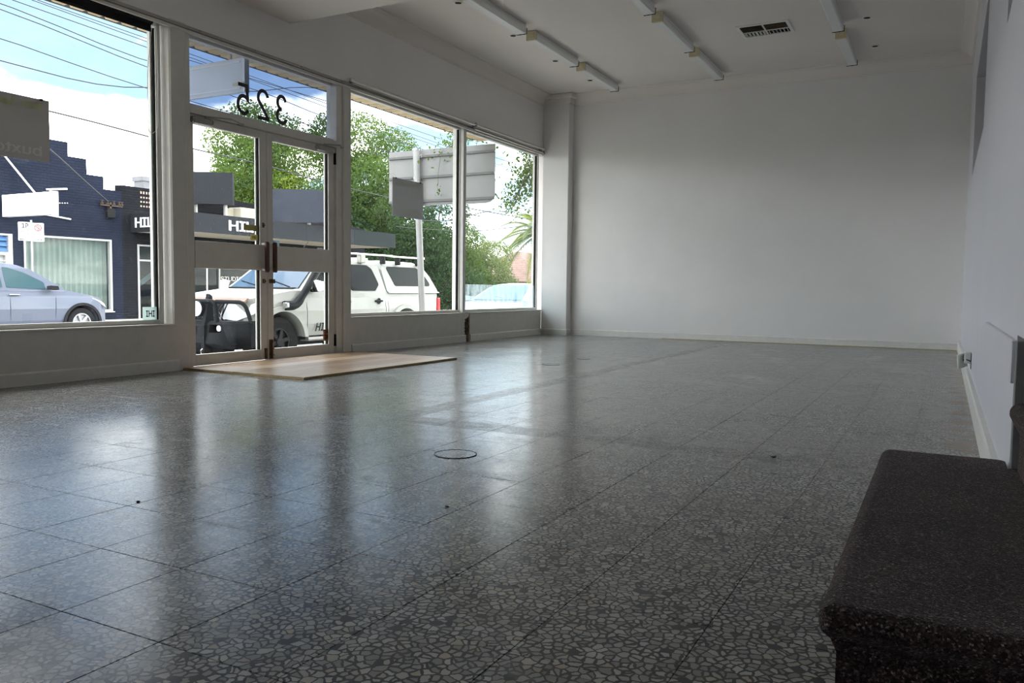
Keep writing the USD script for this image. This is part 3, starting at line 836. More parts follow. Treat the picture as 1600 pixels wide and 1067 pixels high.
LIGHTS = [(1.275, 8.66, 'middle batten light in the ceiling row nearest the shop windows'), (1.275, 10.13, 'farthest batten light in the ceiling row nearest the shop windows'),
          (1.275, 7.17, 'nearest batten light in the ceiling row nearest the shop windows'),
          (2.80, 7.17, 'nearest batten light in the middle ceiling row, cut by the picture edge'), (2.80, 8.68, 'middle batten light in the middle ceiling row'), (2.80, 10.14, 'farthest batten light in the middle ceiling row, left of the vent'),
          (4.505, 8.63, 'nearer batten light in the ceiling row nearest the right wall'), (4.505, 10.15, 'farther batten light in the ceiling row nearest the right wall')]
first = batten()
x, y, lab = LIGHTS[0]
UsdGeom.XformCommonAPI(first).SetTranslate(Gf.Vec3d(x, y, H))
setd(first, label=lab, group='ceiling batten lights')
for x, y, lab in LIGHTS[1:]:
    dup(first, (x, y, H), lab, 'ceiling batten lights')


def downlight():
    o = thing('downlight', None, 'ceiling light', (0, 0, H))
    a = trimesh.creation.annulus(r_min=.036, r_max=.052, height=.006, sections=28); a.apply_translation([0, 0, H - .003])
    obj('rim', a, m_white_plastic, o)
    obj('lamp', MB().cyl((0, 0, H - .004), (0, 0, H - .001), .036, n=24), m_black, o, label='dark unlit lamp')
    return o


DL = [(1.0, 7.47, 'recessed downlight beside the nearest batten of the window row'), (1.0, 8.71, 'recessed downlight at the joint of the first two window row battens'),
      (1.0, 9.9, 'recessed downlight beside the middle batten of the window row'), (1.03, 11.02, 'recessed downlight nearest the corner pilaster'),
      (4.80, 9.85, 'recessed downlight right of the nearer batten by the right wall'), (4.80, 11.01, 'recessed downlight in the far right corner of the ceiling')]
fd = downlight()
UsdGeom.XformCommonAPI(fd).SetTranslate(Gf.Vec3d(DL[0][0], DL[0][1], H))
setd(fd, label=DL[0][2], group='recessed downlights')
for x, y, lab in DL[1:]:
    dup(fd, (x, y, H), lab, 'recessed downlights')

ve = thing('ceiling_vent', 'rectangular ceiling air vent with brown stained louvres', 'vent', (3.73, 9.76, H))
vx0, vx1, vy0, vy1 = 3.44, 4.02, 9.53, 9.99
P = sbox(vx0, vy0, vx1, vy1).difference(sbox(vx0 + .035, vy0 + .035, vx1 - .035, vy1 - .035)).union(sbox(3.722, vy0, 3.738, vy1)).union(sbox(vx0, 9.795, vx1, 9.805))
obj('frame', prism(P, 'z', H - .014, H), m_white_plastic, ve, smooth=False)
obj('duct', MB().box(vx0 + .03, vx1 - .03, vy0 + .03, vy1 - .03, H - .0015, H), m_black, ve)
m_stain = [speckled('stained_louvre_dark', (0.085, 0.06, 0.04), .3, 30, .7), speckled('stained_louvre', (0.16, 0.125, 0.075), .3, 30, .7)]
for side, (xa, xb) in enumerate(((vx0 + .036, 3.72), (3.74, vx1 - .036))):
    for k in range(5):
        ya = 9.570 + k * .0450
        t = boxm(xa, xb, -.024, .024, -.002, .002); t.apply_transform(trimesh.transformations.rotation_matrix(.25, [1, 0, 0])); t.apply_translation([0, ya + .018, H - .008])
        obj('louvre', t, m_stain[side], ve, smooth=False)
    for k in range(6):
        xc = xa + (k + .5) * (xb - xa) / 6
        t = boxm(-.0015, .0015, 9.806, vy1 - .036, -.012, .012); t.apply_transform(trimesh.transformations.rotation_matrix(.55 if side == 0 else -.15, [0, 1, 0])); t.apply_translation([xc, 0, H - .010])
        obj('slat', t, m_white_plastic, ve, smooth=False)

# ================================================================== THE STREET
GZ = -0.55                                        # road level
m_asphalt = speckled('asphalt', (0.16, 0.16, 0.165), 0.25, 35, 0.9, 0.3, 120)
m_path = speckled('concrete_path', (0.42, 0.41, 0.38), 0.12, 5, 0.85, 0.15, 60)
m_kerb = speckled('kerb_concrete', (0.38, 0.37, 0.35), 0.15, 9, 0.85)
obj('ground', MB().box(-160, 20, -120, 200, GZ - .30, GZ - .06), speckled('earth', (0.16, 0.17, 0.09), .3, 1.5, .95), kind=S)
obj('road', MB().box(-16.35, -3.25, -60, 120, GZ - .08, GZ), m_asphalt, kind=S)
v = [(-0.2, -60, -.03), (-0.2, 120, -.03), (-3.05, -60, GZ + .14), (-3.05, 120, GZ + .14), (-0.2, -60, GZ - .05), (-0.2, 120, GZ - .05), (-3.05, -60, GZ - .05), (-3.05, 120, GZ - .05)]
obj('footpath', hull(v), m_path, kind=S, smooth=False)
obj('kerb', MB().box(-3.25, -3.05, -60, 120, GZ - .05, GZ + .14, c=.02), m_kerb, kind=S)
obj('kerb', MB().box(-16.55, -16.35, -60, 120, GZ - .05, GZ + .12, c=.02), m_kerb, kind=S)
obj('footpath', MB().box(-19.7, -16.55, -60, 120, GZ - .06, GZ + .05), m_path, kind=S)

# ---- our own awning: ribbed tan soffit, dark edge
m_soffit = speckled('tan_soffit', (0.60, 0.46, 0.27), 0.08, 7, 0.6)
m_soffit2 = speckled('tan_soffit_pale', (0.68, 0.54, 0.34), 0.08, 7, 0.6)
m_edge = speckled('awning_edge', (0.055, 0.05, 0.045), 0.3, 12, 0.6)
aw = thing('awning', 'tan ribbed awning soffit with dark outer edge above the shop windows', 'awning', (-0.7, 3.0, 3.2))
AX, AZ, PIT = -1.37, 3.20, 0.172
n = 0
y = -6.0
while y < 11.95 - .01:
    y1 = min(y + PIT, 11.95)
    prof = [(y, AZ + .030), (y + .012, AZ + .030), (y + .030, AZ), (y1 - .030, AZ), (y1 - .004, AZ + .030), (y1, AZ + .030), (y1, AZ + .045), (y, AZ + .045)]
    obj('soffit_strip', prism(prof, 'x', AX, -0.205), m_soffit if n % 2 else m_soffit2, aw, smooth=False)
    y = y1; n += 1
obj('roof_sheet', MB().box(AX - .03, -0.205, -6.0, 11.97, AZ + .05, AZ + .30), m_edge, aw)
obj('gutter', MB().box(AX - .13, AX - .02, -6.0, 11.98, AZ + .03, AZ + .32, c=.01), m_edge, aw)
obj('end_board', MB().box(AX - .05, -0.205, 11.95, 11.975, AZ + .005, AZ + .30), m_soffit, aw)
# hanging light box seen through the transom
m_sign_end = plain('sign_end_white', (0.85, 0.86, 0.88), .4)
ls = thing('hanging_sign_box', 'pale blank sign box hanging under the awning outside the transom window', 'sign', (-0.80, 5.67, 2.545))
obj('casing', MB().box(-1.40, -0.215, 5.645, 5.695, 2.545, 2.865, c=.006), speckled('sign_casing', (0.66, 0.70, 0.74), .03, 4, .4), ls)
obj('end_trim', MB().box(-0.24, -0.21, 5.64, 5.70, 2.54, 2.87, c=.004), m_sign_end, ls)
obj('panel_trim', MB().box(-1.37, -0.27, 5.638, 5.645, 2.82, 2.835).box(-1.37, -.27, 5.638, 5.645, 2.575, 2.59), m_white_plastic, ls)
for x in (-0.42, -1.15):
    obj('hanging_rod', MB().cyl((x, 5.67, 2.86), (x, 5.67, 3.205), .010, n=8), m_alu_dark, ls)
obj('bracket', MB().box(-.36, -.22, 5.632, 5.645, 2.61, 2.635), m_cream, ls)
# brick pier at the far end of the window, outside
m_redbrick = M('red_brick', {'g': ('geometry', {}), 'mp': ('mapping', {'scale': (1, 1, 1)}), 'sx': ('separate_xyz', {}), 'ad': ('math', {'math_type': 'add'}), 'cb': ('combine_xyz', {}),
                             'b': ('brick_texture', {'color1': (0.30, 0.10, 0.06), 'color2': (0.36, 0.15, 0.09), 'mortar': (0.36, 0.33, 0.28), 'scale': 1.0, 'brick_width': 0.24, 'row_height': 0.086, 'mortar_size': 0.010}),
                             'p': ('principled_bsdf', {'roughness': 0.9})},
                 [('g.position', 'sx.vector'), ('sx.x', 'ad.value1'), ('sx.y', 'ad.value2'), ('ad.value', 'cb.x'), ('sx.z', 'cb.y'), ('cb.vector', 'b.vector'), ('b.color', 'p.base_color')])
obj('brick_pier', MB().box(-0.25, -0.205, 11.80, 11.95, -0.05, 3.2), m_redbrick, label='narrow red brick pier outside the far edge of the window by the pilaster', cat='pier')

# ---- road direction sign, seen from behind, on a leaning pole
m_signback = speckled('sign_back', (0.20, 0.20, 0.196), 0.05, 3, 0.5, metallic=0.15)
m_rib = speckled('sign_rib', (0.10, 0.10, 0.10), 0.08, 20, 0.5, metallic=0.3)
rs = thing('road_sign', 'large grey back of a road direction sign on a leaning pole', 'road sign', (-2.5, 12.05, GZ + .12))
SY = 12.05
for (z0, z1) in ((3.045, 3.16), (2.70, 3.03), (2.275, 2.655), (2.175, 2.245)):
    pl = sbox(-3.32, z0, -1.115, z1)
    if z0 < 2.2:
        pl = Polygon([(-3.30, z1), (-3.22, z0), (-1.30, z0), (-1.20, z0 + .02), (-1.13, z1)])
    obj('sign_panel', prism(pl, 'y', SY, SY + .012), m_signback, rs, smooth=False)
for z in (3.03, 2.665, 2.245):
    obj('stiffening_rail', MB().box(-3.31, -1.12, SY - .035, SY + .004, z - .012, z + .030, c=.003), m_rib, rs)
    for x in (-2.66, ):
        obj('clamp', MB().box(x - .09, x + .09, SY - .045, SY - .03, z - .02, z + .035, c=.003), m_steel, rs)
obj('pole', MB().cyl((-2.665, SY - .095, 3.14), (-2.47, SY - .095, GZ + .10), .057, n=18), speckled('galvanised_pole', (0.29, 0.29, 0.285), .06, 8, .45, metallic=.3), rs)
obj('pole_cap', MB().cyl((-2.666, SY - .095, 3.135), (-2.668, SY - .095, 3.165), .062, n=18), m_steel, rs)

# ---- far kerb parking sign
m_sign_white = plain('sign_white', (0.66, 0.66, 0.66), 0.45)
m_sign_black = plain('sign_black', (0.02, 0.02, 0.02), 0.5)
m_sign_red = plain('sign_red', (0.55, 0.03, 0.03), 0.5)
ps = thing('parking_sign', 'white parking sign with two panels on a thin pole in front of the navy shop', 'road sign', (-16.8, 13.3, GZ))
ang = math.radians(28)
ax_ = np.array([math.sin(ang), math.cos(ang), 0.0]); an_ = np.array([math.cos(ang), -math.sin(ang), 0.0])
pc = np.array([-16.2, 13.30, 0.0])


def on_sign(poly, d0, d1):
    """Polygon in sign coordinates (along the sign, height) as a thin plate facing the shop."""
    t = prism(poly, 'x', d0, d1); v = np.array(t.vertices)
    q = pc + v[:, :1] * an_ + v[:, 1:2] * ax_ + v[:, 2:] * np.array([0, 0, 1.0])
    m = trimesh.Trimesh(q, np.array(t.faces), process=False)
    return m


def rrect(x0, y0, x1, y1, r):
    return sbox(x0, y0, x1, y1).buffer(-r).buffer(r, 5)


obj('pole', MB().cyl(pc + [0, 0, GZ], pc + [0, 0, 2.42], .028, n=12), m_steel, ps)
obj('time_limit_panel', on_sign(rrect(-.31, 1.855, -.005, 2.36, .03), .030, .036), m_sign_white, ps)
obj('no_stopping_panel', on_sign(rrect(.005, 1.845, .30, 2.35, .03), .030, .036), m_sign_white, ps)


def sign_text(s, h, u, z, mat, width=None, par=ps, nm='lettering'):
    t = meshkit.text_mesh(s, h, 0.001, True); v = np.array(t.vertices)
    if width: v[:, 0] *= width / v[:, 0].max()
    q = pc + (.0362 + v[:, 2:]) * an_ + (u + v[:, :1]) * ax_ + (z + v[:, 1:2]) * np.array([0, 0, 1.0])
    obj(nm, trimesh.Trimesh(q, t.faces, process=False), mat, par, smooth=False)


sign_text('1P', .115, -.235, 2.205, m_sign_black, .17)
small = MB()
for (u, z, w) in ((-.275, 2.135, .07), (-.125, 2.135, .07), (-.275, 2.095, .085), (-.125, 2.095, .085), (-.275, 2.05, .07), (-.125, 2.05, .075), (-.275, 2.015, .085), (-.125, 2.015, .08), (-.20, 1.98, .07)):
    small.add(on_sign(sbox(u, z, u + w, z + .016), .036, .0366))
obj('small_print', small, plain('sign_print', (.25, .25, .25), .6), ps, smooth=False, kind='stuff')
small = MB()
for a, b in (((-.27, 1.888), (-.17, 1.902)), ((.12, 1.885), (.22, 1.899))):
    small.add(on_sign(sbox(*a, *b), .036, .0366))
small.add(on_sign(Polygon([(-.285, 1.895), (-.25, 1.878), (-.25, 1.912)]), .036, .0366)).add(on_sign(Polygon([(.265, 1.892), (.22, 1.875), (.22, 1.909)]), .036, .0366))
obj('arrows', small, m_sign_black, ps, smooth=False)
ring = Point(.155, 2.215).buffer(.088, 20).difference(Point(.155, 2.215).buffer(.070, 20))
obj('red_ring', on_sign(ring, .036, .0366), m_sign_red, ps, smooth=False)
obj('red_bar', on_sign(affinity.rotate(sbox(.08, 2.208, .23, 2.222), -45), .0366, .0372), m_sign_red, ps, smooth=False)
sS = meshkit.text_mesh('S', .085, .0008, True); v = np.array(sS.vertices); v[:, 0] -= v[:, 0].max() / 2
obj('lettering', trimesh.Trimesh(pc + (.0361 + v[:, 2:]) * an_ + (.155 + v[:, :1]) * ax_ + (2.173 + v[:, 1:2]) * np.array([0, 0, 1.0]), sS.faces, process=False), m_sign_black, ps, smooth=False)

# ---- navy brick shop with a stepped parapet
FX = -19.7


def painted_brick(name, c1, c2, mo):
    return M(name, {'g': ('geometry', {}), 'sx': ('separate_xyz', {}), 'ad': ('math', {'math_type': 'add'}), 'cb': ('combine_xyz', {}),
                    'b': ('brick_texture', {'color1': c1, 'color2': c2, 'mortar': mo, 'scale': 1.0, 'brick_width': 0.24, 'row_height': 0.086, 'mortar_size': 0.012, 'mortar_smooth': 0.3}),
                    'n': ('noise_texture', {'scale': 0.9, 'detail': 5.0}), 'r': ('rgb_ramp', {'ramp': [(0.3, (.8, .8, .85)), (.7, (1.15, 1.15, 1.15))]}),
                    'mu': ('mix', {'mix_type': 'multiply', 'fac': 1.0}), 'bu': ('bump', {'strength': .5, 'distance': .01, 'invert': True}),
                    'p': ('principled_bsdf', {'roughness': 0.7, 'specular_ior_level': 0.08})},
             [('g.position', 'sx.vector'), ('sx.x', 'ad.value1'), ('sx.y', 'ad.value2'), ('ad.value', 'cb.x'), ('sx.z', 'cb.y'), ('cb.vector', 'b.vector'),
              ('g.position', 'n.vector'), ('n.fac', 'r.fac'), ('b.color', 'mu.color1'), ('r.color', 'mu.color2'), ('mu.color', 'p.base_color'), ('b.fac', 'bu.height'), ('bu.normal', 'p.normal')])


m_navy = painted_brick('navy_brick', (0.0125, 0.0165, 0.029), (0.0150, 0.0190, 0.034), (0.0095, 0.0125, 0.023))
m_char = painted_brick('charcoal_brick', (0.010, 0.0105, 0.013), (0.012, 0.0130, 0.0155), (0.0075, 0.008, 0.010))
m_wframe = plain('white_window_frame', (0.33, 0.33, 0.325), 0.45)
bs = thing('brick_shop', 'navy painted brick shop with stepped parapet across the street', 'building', (FX, 15, GZ))
prof = [(6.0, GZ - .1), (18.62, GZ - .1), (18.62, 3.93), (17.93, 3.93), (17.93, 4.35), (17.33, 4.35), (17.33, 4.85), (16.69, 4.85), (16.69, 5.30), (11.2, 5.30), (11.2, 4.85), (10.6, 4.85), (10.6, 4.35), (6.0, 4.35)]
wz = Polygon([(15.17, -.22), (18.20, -.22), (18.20, 2.24), (15.17, 2.24)])
dz_ = Polygon([(12.6, GZ + .05), (14.83, GZ + .05), (14.83, 2.22), (12.6, 2.22)])
obj('facade', prism(Polygon(prof).difference(wz).difference(dz_), 'x', FX - .35, FX), m_navy, bs, smooth=False)
obj('side_wall', MB().box(FX - 9, FX - .35, 18.3, 18.62, GZ, 3.6).box(FX - 9, FX - 8.7, 6, 18.62, GZ, 3.6).box(FX - 9, FX - .35, 6.0, 6.3, GZ, 3.6), m_navy, bs)
obj('roof', MB().box(FX - 9, FX - .30, 6, 18.62, 3.45, 3.6), m_alu_dark, bs)
sh = thing('shop_window', 'wide shop window with pale drawn curtains and white frame in the navy brick shop', 'window', (FX - .1, 16.7, -.22))
fr = Polygon([(15.17, -.22), (18.20, -.22), (18.20, 2.24), (15.17, 2.24)]).difference(sbox(15.235, -.155, 18.12, 2.175))
obj('frame', prism(fr, 'x', FX - .12, FX + .02), m_wframe, sh, smooth=False)
obj('pane', MB().box(FX - .064, FX - .058, 15.2, 18.15, -.19, 2.2), pane_mat('far_pane', (0.88, 0.93, 0.91)), sh)
cm = speckled('pale_curtain', (0.27, 0.285, 0.275), .1, 3, .9)
ny_ = 130
yy = np.linspace(15.18, 18.19, ny_); xx = FX - .28 + .035 * np.sin(yy * 34) + .012 * np.sin(yy * 11)
vv = np.concatenate([np.stack([xx, yy, np.full(ny_, -.21)], 1), np.stack([xx, yy, np.full(ny_, 2.23)], 1)])
ff = [[i, i + 1, ny_ + i + 1] for i in range(ny_ - 1)] + [[i, ny_ + i + 1, ny_ + i] for i in range(ny_ - 1)]
vb = vv.copy(); vb[:, 0] -= .006
nv = len(vv)
cur = trimesh.Trimesh(np.vstack([vv, vb]), np.array(ff + [[c + nv, b_ + nv, a + nv] for a, b_, c in ff]), process=False)
obj('curtain', cur, cm, sh, smooth=True)
obj('sill', MB().box(FX - .12, FX + .06, 15.12, 18.25, -.26, -.215, c=.005), m_wframe, sh)
dl = thing('louvre_door', 'white framed door with blue louvres above it at the left of the navy shop', 'door', (FX - .1, 13.7, GZ))
fr = Polygon([(12.6, GZ + .05), (14.83, GZ + .05), (14.83, 2.22), (12.6, 2.22)]).difference(sbox(12.7, 1.66, 14.70, 2.16)).difference(sbox(12.75, GZ + .1, 14.60, 1.56))
obj('frame', prism(fr, 'x', FX - .12, FX + .02), m_wframe, dl, smooth=False)
m_louv = plain('blue_louvre', (0.10, 0.22, 0.46), 0.15)
for k in range(3):
    t = boxm(-.004, .004, 12.7, 14.7, -.085, .085); t.apply_transform(trimesh.transformations.rotation_matrix(-.5, [0, 1, 0])); t.apply_translation([FX - .06, 0, 1.745 + k * .165])
    obj('louvre', t, m_louv, dl, smooth=False)
obj('door_panel', MB().box(FX - .16, FX - .10, 12.76, 14.60, GZ + .1, 1.56), speckled('pale_door', (0.42, 0.43, 0.44), .05, 4, .5), dl)
# sign box on the navy shop, with stay
sb = thing('projecting_sign_box', 'bright white blank sign box projecting from the navy brick shop', 'sign', (-18.4, 14.6, 2.7))
obj('casing', MB().box(-19.62, -17.20, 14.5, 14.7, 2.71, 3.37, c=.01), plain('sign_face_white', (0.84, 0.84, 0.83), .4), sb)
obj('end_trim', MB().box(-17.26, -17.17, 14.48, 14.72, 2.69, 3.39, c=.01), speckled('sign_trim', (0.42, 0.43, 0.46), .05, 10, .5), sb)
obj('stay', MB().cyl((-19.66, 14.6, 4.62), (-18.12, 14.6, 3.38), .030, n=8), m_sign_white, sb)
obj('conduit', MB().cyl((FX + .03, 15.93, 3.70), (FX + .03, 16.62, 3.79), .035, n=8), m_alu, sb)
obj('conduit', MB().cyl((FX + .03, 15.60, 2.93), (FX + .03, 16.72, 2.82), .030, n=8), m_alu, sb)
b = MB()
for k in range(7):
    b.box(FX + .0, FX + .03, 16.10 + k * .085, 16.13 + k * .085, 3.27 + k * .008, 3.30 + k * .008)
obj('row_of_lamps', b, m_white_plastic, bs, kind='stuff')
# service bracket with insulators
ins = thing('insulator_bracket', 'rusty electrical service bracket with insulators on the navy wall', 'bracket', (FX, 18.1, 3.3))
m_rust = speckled('rusty_iron', (0.045, 0.028, 0.02), .4, 30, .8)
obj('cross_arm', MB().box(FX + .10, FX + .16, 17.72, 18.55, 3.36, 3.42, c=.005).box(FX, FX + .16, 18.05, 18.12, 3.28, 3.50, c=.005), m_rust, ins)
obj('meter_box', MB().box(FX, FX + .14, 17.98, 18.28, 2.98, 3.30, c=.01), m_black, ins)
for yv in (17.78, 17.98, 18.22, 18.42, 18.52):
    z0 = 3.42
    obj('insulator', MB().cyl((FX + .13, yv, z0), (FX + .13, yv, z0 + .05), .055, n=10).cyl((FX + .13, yv, z0 + .05), (FX + .13, yv, z0 + .10), .035, n=10).cyl((FX + .13, yv, z0 + .10), (FX + .13, yv, z0 + .13), .05, n=10), m_white_plastic if int(yv * 100) % 2 else m_rust, ins)
obj('loose_cable', MB().add(tubem(fillet([(FX + .12, 17.75, 3.42), (FX + .1, 17.9, 3.15), (FX + .1, 18.1, 3.25), (FX + .1, 18.3, 2.85), (FX + .1, 18.5, 3.2)], .1), .012, 5)), m_black, ins)

# ---- charcoal shop with canopy
cs = thing('charcoal_shop', 'charcoal painted shop with long flat canopy across the street', 'building', (FX, 26, GZ))
P = Polygon([(18.62, GZ - .1), (32.0, GZ - .1), (32.0, 3.55), (26.0, 4.02), (23.6, 4.15), (18.62, 4.15)])
P = P.difference(sbox(19.20, GZ, 20.35, 2.14)).difference(sbox(20.9, GZ + .35, 24.9, 2.14)).difference(sbox(25.2, GZ + .35, 30.5, 2.14))
obj('facade', prism(P, 'x', FX - .35, FX), m_char, cs, smooth=False)
obj('side_wall', MB().box(FX - 7, FX - .35, 31.7, 32.0, GZ, 3.4).box(FX - 7, FX - 6.7, 18.7, 32, GZ, 3.4), m_char, cs)
obj('roof', MB().box(FX - 7, FX - .3, 18.7, 32, 3.2, 3.4), m_alu_dark, cs)
m_fascia = speckled('dark_fascia', (0.020, 0.022, 0.026), .12, 5, .5, specular_ior_level=.08)
m_fascia_g = speckled('green_black_fascia', (0.014, 0.019, 0.019), .12, 5, .5, specular_ior_level=.08)
can = thing('canopy', 'dark fascia canopy with pale soffit along the charcoal shop', 'canopy', (-18.3, 25, 2.54))
for k, (ya, yb) in enumerate(((18.95, 21.9), (21.9, 24.9), (24.9, 27.9), (27.9, 30.87))):
    obj('fascia_panel', MB().box(-17.06, -17.0, ya + .004, yb - .004, 2.545, 3.20, c=.004), m_fascia if k < 3 else m_fascia_g, can)
obj('end_panel', MB().box(FX + .01, -17.06, 18.95, 19.01, 2.545, 3.20, c=.004), m_fascia, can)
obj('end_panel', MB().box(FX + .01, -17.06, 30.80, 30.86, 2.545, 3.20, c=.004), m_fascia_g, can)
obj('soffit', MB().box(FX + .01, -17.06, 19.01, 30.8, 2.56, 2.60), speckled('canopy_soffit', (0.52, 0.46, 0.36), .06, 3, .7), can)
obj('deck', MB().box(FX + .01, -17.06, 19.01, 30.8, 3.08, 3.14), m_alu_dark, can)
m_letter = plain('sign_letters', (0.82, 0.82, 0.84), 0.4)


def letters(s, h, place, par, width, mat=m_letter, slant=0.0):
    """Separate letters; place(u, v, w) maps letter coordinates to the world."""
    x = 0.0
    ms = []
    for ch in s:
        t = meshkit.text_mesh(ch, h, 0.02, True); v = np.array(t.vertices)
        v[:, 0] -= v[:, 0].min()
        wd = v[:, 0].max()
        v[:, 0] += x
        x += wd + h * .10
        ms.append((v, t.faces))
    for v, f in ms:
        u = v[:, 0] * width / (x - h * .10) + slant * v[:, 1]
        q = place(u, v[:, 1], v[:, 2])
        obj('letter', trimesh.Trimesh(q, f, process=False), mat, par, smooth=False)


letters('HILS', .33, lambda u, v, w: np.stack([-19.44 + u, 18.948 - w, 2.71 + v], 1), can, 1.28)
letters('HILS', .35, lambda u, v, w: np.stack([-16.998 + w, 20.90 + u, 2.69 + v], 1), can, 1.62)
# breeze block holes
b = MB()
for i in range(5):
    for j in range(4):
        b.box(FX, FX + .012, 19.36 + i * .115, 19.42 + i * .115, 3.47 + j * .155, 3.53 + j * .155 + (.03 if j == 3 else 0))
obj('vent_block_grid', b, speckled('terracotta_vent', (0.36, 0.26, 0.20), .3, 9, .8), cs, kind='stuff')
obj('chimney', MB().box(-21.6, -21.1, 20.55, 21.0, 3.3, 4.75, c=.02).box(-21.64, -21.06, 20.5, 21.05, 4.6, 4.78, c=.02), speckled('grey_render', (0.20, 0.20, 0.22), .1, 4, .8), cs)
sd = thing('shop_door', 'white framed glass door under the dark canopy at the left end', 'door', (FX - .1, 19.8, GZ))
fr = sbox(19.20, GZ, 20.35, 2.14).difference(sbox(19.28, GZ + .06, 20.27, 1.545)).difference(sbox(19.28, 1.61, 20.27, 2.08))
obj('frame', prism(fr, 'x', FX - .10, FX + .02), m_wframe, sd, smooth=False)
obj('pane', MB().box(FX - .05, FX - .045, 19.26, 20.3, GZ + .05, 2.1), pane_mat('dark_pane', (0.55, 0.60, 0.60)), sd)
obj('inner_panel', prism([(19.27, GZ + .1), (19.55, GZ + .1), (19.55, .62), (20.3, 1.12), (20.3, 1.32), (19.27, .66)], 'x', FX - .40, FX - .37), speckled('pale_blue_panel', (0.45, 0.55, 0.58), .05, 3, .6), sd, label='pale blue sloping panel behind the glass')
obj('inner_wall', MB().box(FX - 1.2, FX - 1.1, 18.8, 20.6, GZ, 2.2), speckled('dim_interior', (0.06, 0.058, 0.05), .4, 3, .9), sd)
sw = thing('shop_window', 'dark display window with pale lettering under the canopy behind the pickup', 'window', (FX - .1, 25, GZ))
fr = sbox(20.9, GZ + .35, 24.9, 2.14).union(sbox(25.2, GZ + .35, 30.5, 2.14)).difference(sbox(20.97, GZ + .42, 22.85, 2.07)).difference(sbox(22.92, GZ + .42, 24.83, 2.07)).difference(sbox(25.27, GZ + .42, 27.8, 2.07)).difference(sbox(27.87, GZ + .42, 30.43, 2.07))
obj('frame', prism(fr, 'x', FX - .10, FX + .02), m_alu_dark, sw, smooth=False)
obj('post', MB().box(FX + .02, FX + .12, 21.38, 21.52, GZ, 2.14, c=.01), speckled('pale_post', (.45, .50, .52), .05, 4, .5), sw)
obj('pane', MB().box(FX - .05, FX - .045, 20.93, 24.87, GZ + .38, 2.11), pane_mat('dark_pane_2', (0.55, 0.60, 0.60)), sw)
obj('pane', MB().box(FX - .05, FX - .045, 25.23, 30.47, GZ + .38, 2.11), pane_mat('dark_pane_3', (0.55, 0.60, 0.60)), sw)
obj('inner_wall', MB().box(FX - 1.6, FX - 1.5, 20.6, 30.8, GZ, 2.3), speckled('dim_interior_2', (0.055, 0.056, 0.04), .5, 1.2, .9), sw)
letters('STUDIO', .17, lambda u, v, w: np.stack([FX - .04 + w * .2, 22.98 + u, .90 + v], 1), sw, 1.15, plain('window_lettering', (.5, .5, .44), .5))

# rooftop sign boxes on the canopy
m_signbox = speckled('dark_sign_box', (0.024, 0.026, 0.031), .10, 2, .5, specular_ior_level=.08)
m_signbox2 = speckled('slate_sign_box', (0.042, 0.047, 0.062), .08, 2, .5, specular_ior_level=.08)


def roof_box(p, q, z0, z1, label, mat, posts):
    p, q = np.array(p), np.array(q)
    d = (q - p) / np.linalg.norm(q - p); nn = np.array([-d[1], d[0]]) * .35
    o = thing('rooftop_sign_box', label, 'sign', (p[0], p[1], z0))
    corners = [p, q, q + nn, p + nn]
    obj('box_body', hull([(c[0], c[1], z) for c in corners for z in (z0, z1)]), mat, o, smooth=False)
    for k in posts:
        c = p + (q - p) * k + nn * .5
        obj('post', MB().box(c[0] - .05, c[0] + .05, c[1] - .05, c[1] + .05, 3.14, z0), m_alu_dark, o)
    return o


def far_ext(p, q, k):
    """Start the box further left, behind the door jamb."""
    p, q = np.array(p), np.array(q)
    return p - (q - p) * k


roof_box(far_ext((-19.62, 21.56), (-18.44, 22.43), .35), (-18.44, 22.43), 3.80, 5.0, 'dark rooftop sign box seen through the left door', m_signbox, (.3, .85))
roof_box(far_ext((-18.21, 24.32), (-16.48, 25.49), .25), (-16.40, 25.56), 3.30, 4.6, 'slate grey rooftop sign box seen through the right door', m_signbox2, (.1, .7))
obj('rooftop_vent', MB().box(-19.2, -18.5, 22.9, 24.0, 3.14, 3.75, c=.03).box(-19.0, -18.9, 22.6, 22.9, 3.2, 3.7), speckled('cream_unit', (0.36, 0.33, 0.26), .05, 4, .6), label='cream rooftop unit under the dark sign box', cat='roof unit')
obj('far_roof', MB().box(-27, -24, 22.6, 23.8, GZ, 4.55).box(-27, -24, 23.8, 26.2, GZ, 4.5), speckled('peach_wall', (0.62, 0.38, 0.22), .08, 3, .8), label='small peach coloured wall beyond the parapets', cat='building')

# ---- power lines
m_wire = plain('power_cable', (0.03, 0.03, 0.035), 0.7)


def wire(pts, r, label, ext=(0.35, 0.35)):
    p = np.array(pts, float)
    fl = np.array([1, 1, .35])
    a = p[0] + (p[0] - p[1]) * fl * ext[0] / max(np.linalg.norm(p[1] - p[0]), .1) * 10
    b = p[-1] + (p[-1] - p[-2]) * fl * ext[1] / max(np.linalg.norm(p[-1] - p[-2]), .1) * 10
    q = ([a] if ext[0] else []) + list(p) + ([b] if ext[1] else [])
    q = np.array(q)
    if len(q) > 2:
        s = np.r_[0, np.cumsum(np.linalg.norm(np.diff(q, axis=0), axis=1))]
        from scipy.interpolate import PchipInterpolator
        q = PchipInterpolator(s, q)(np.linspace(0, s[-1], 24))
    obj('power_line', tubem(q, r, 5), m_wire, label=label, cat='power line', smooth=True)


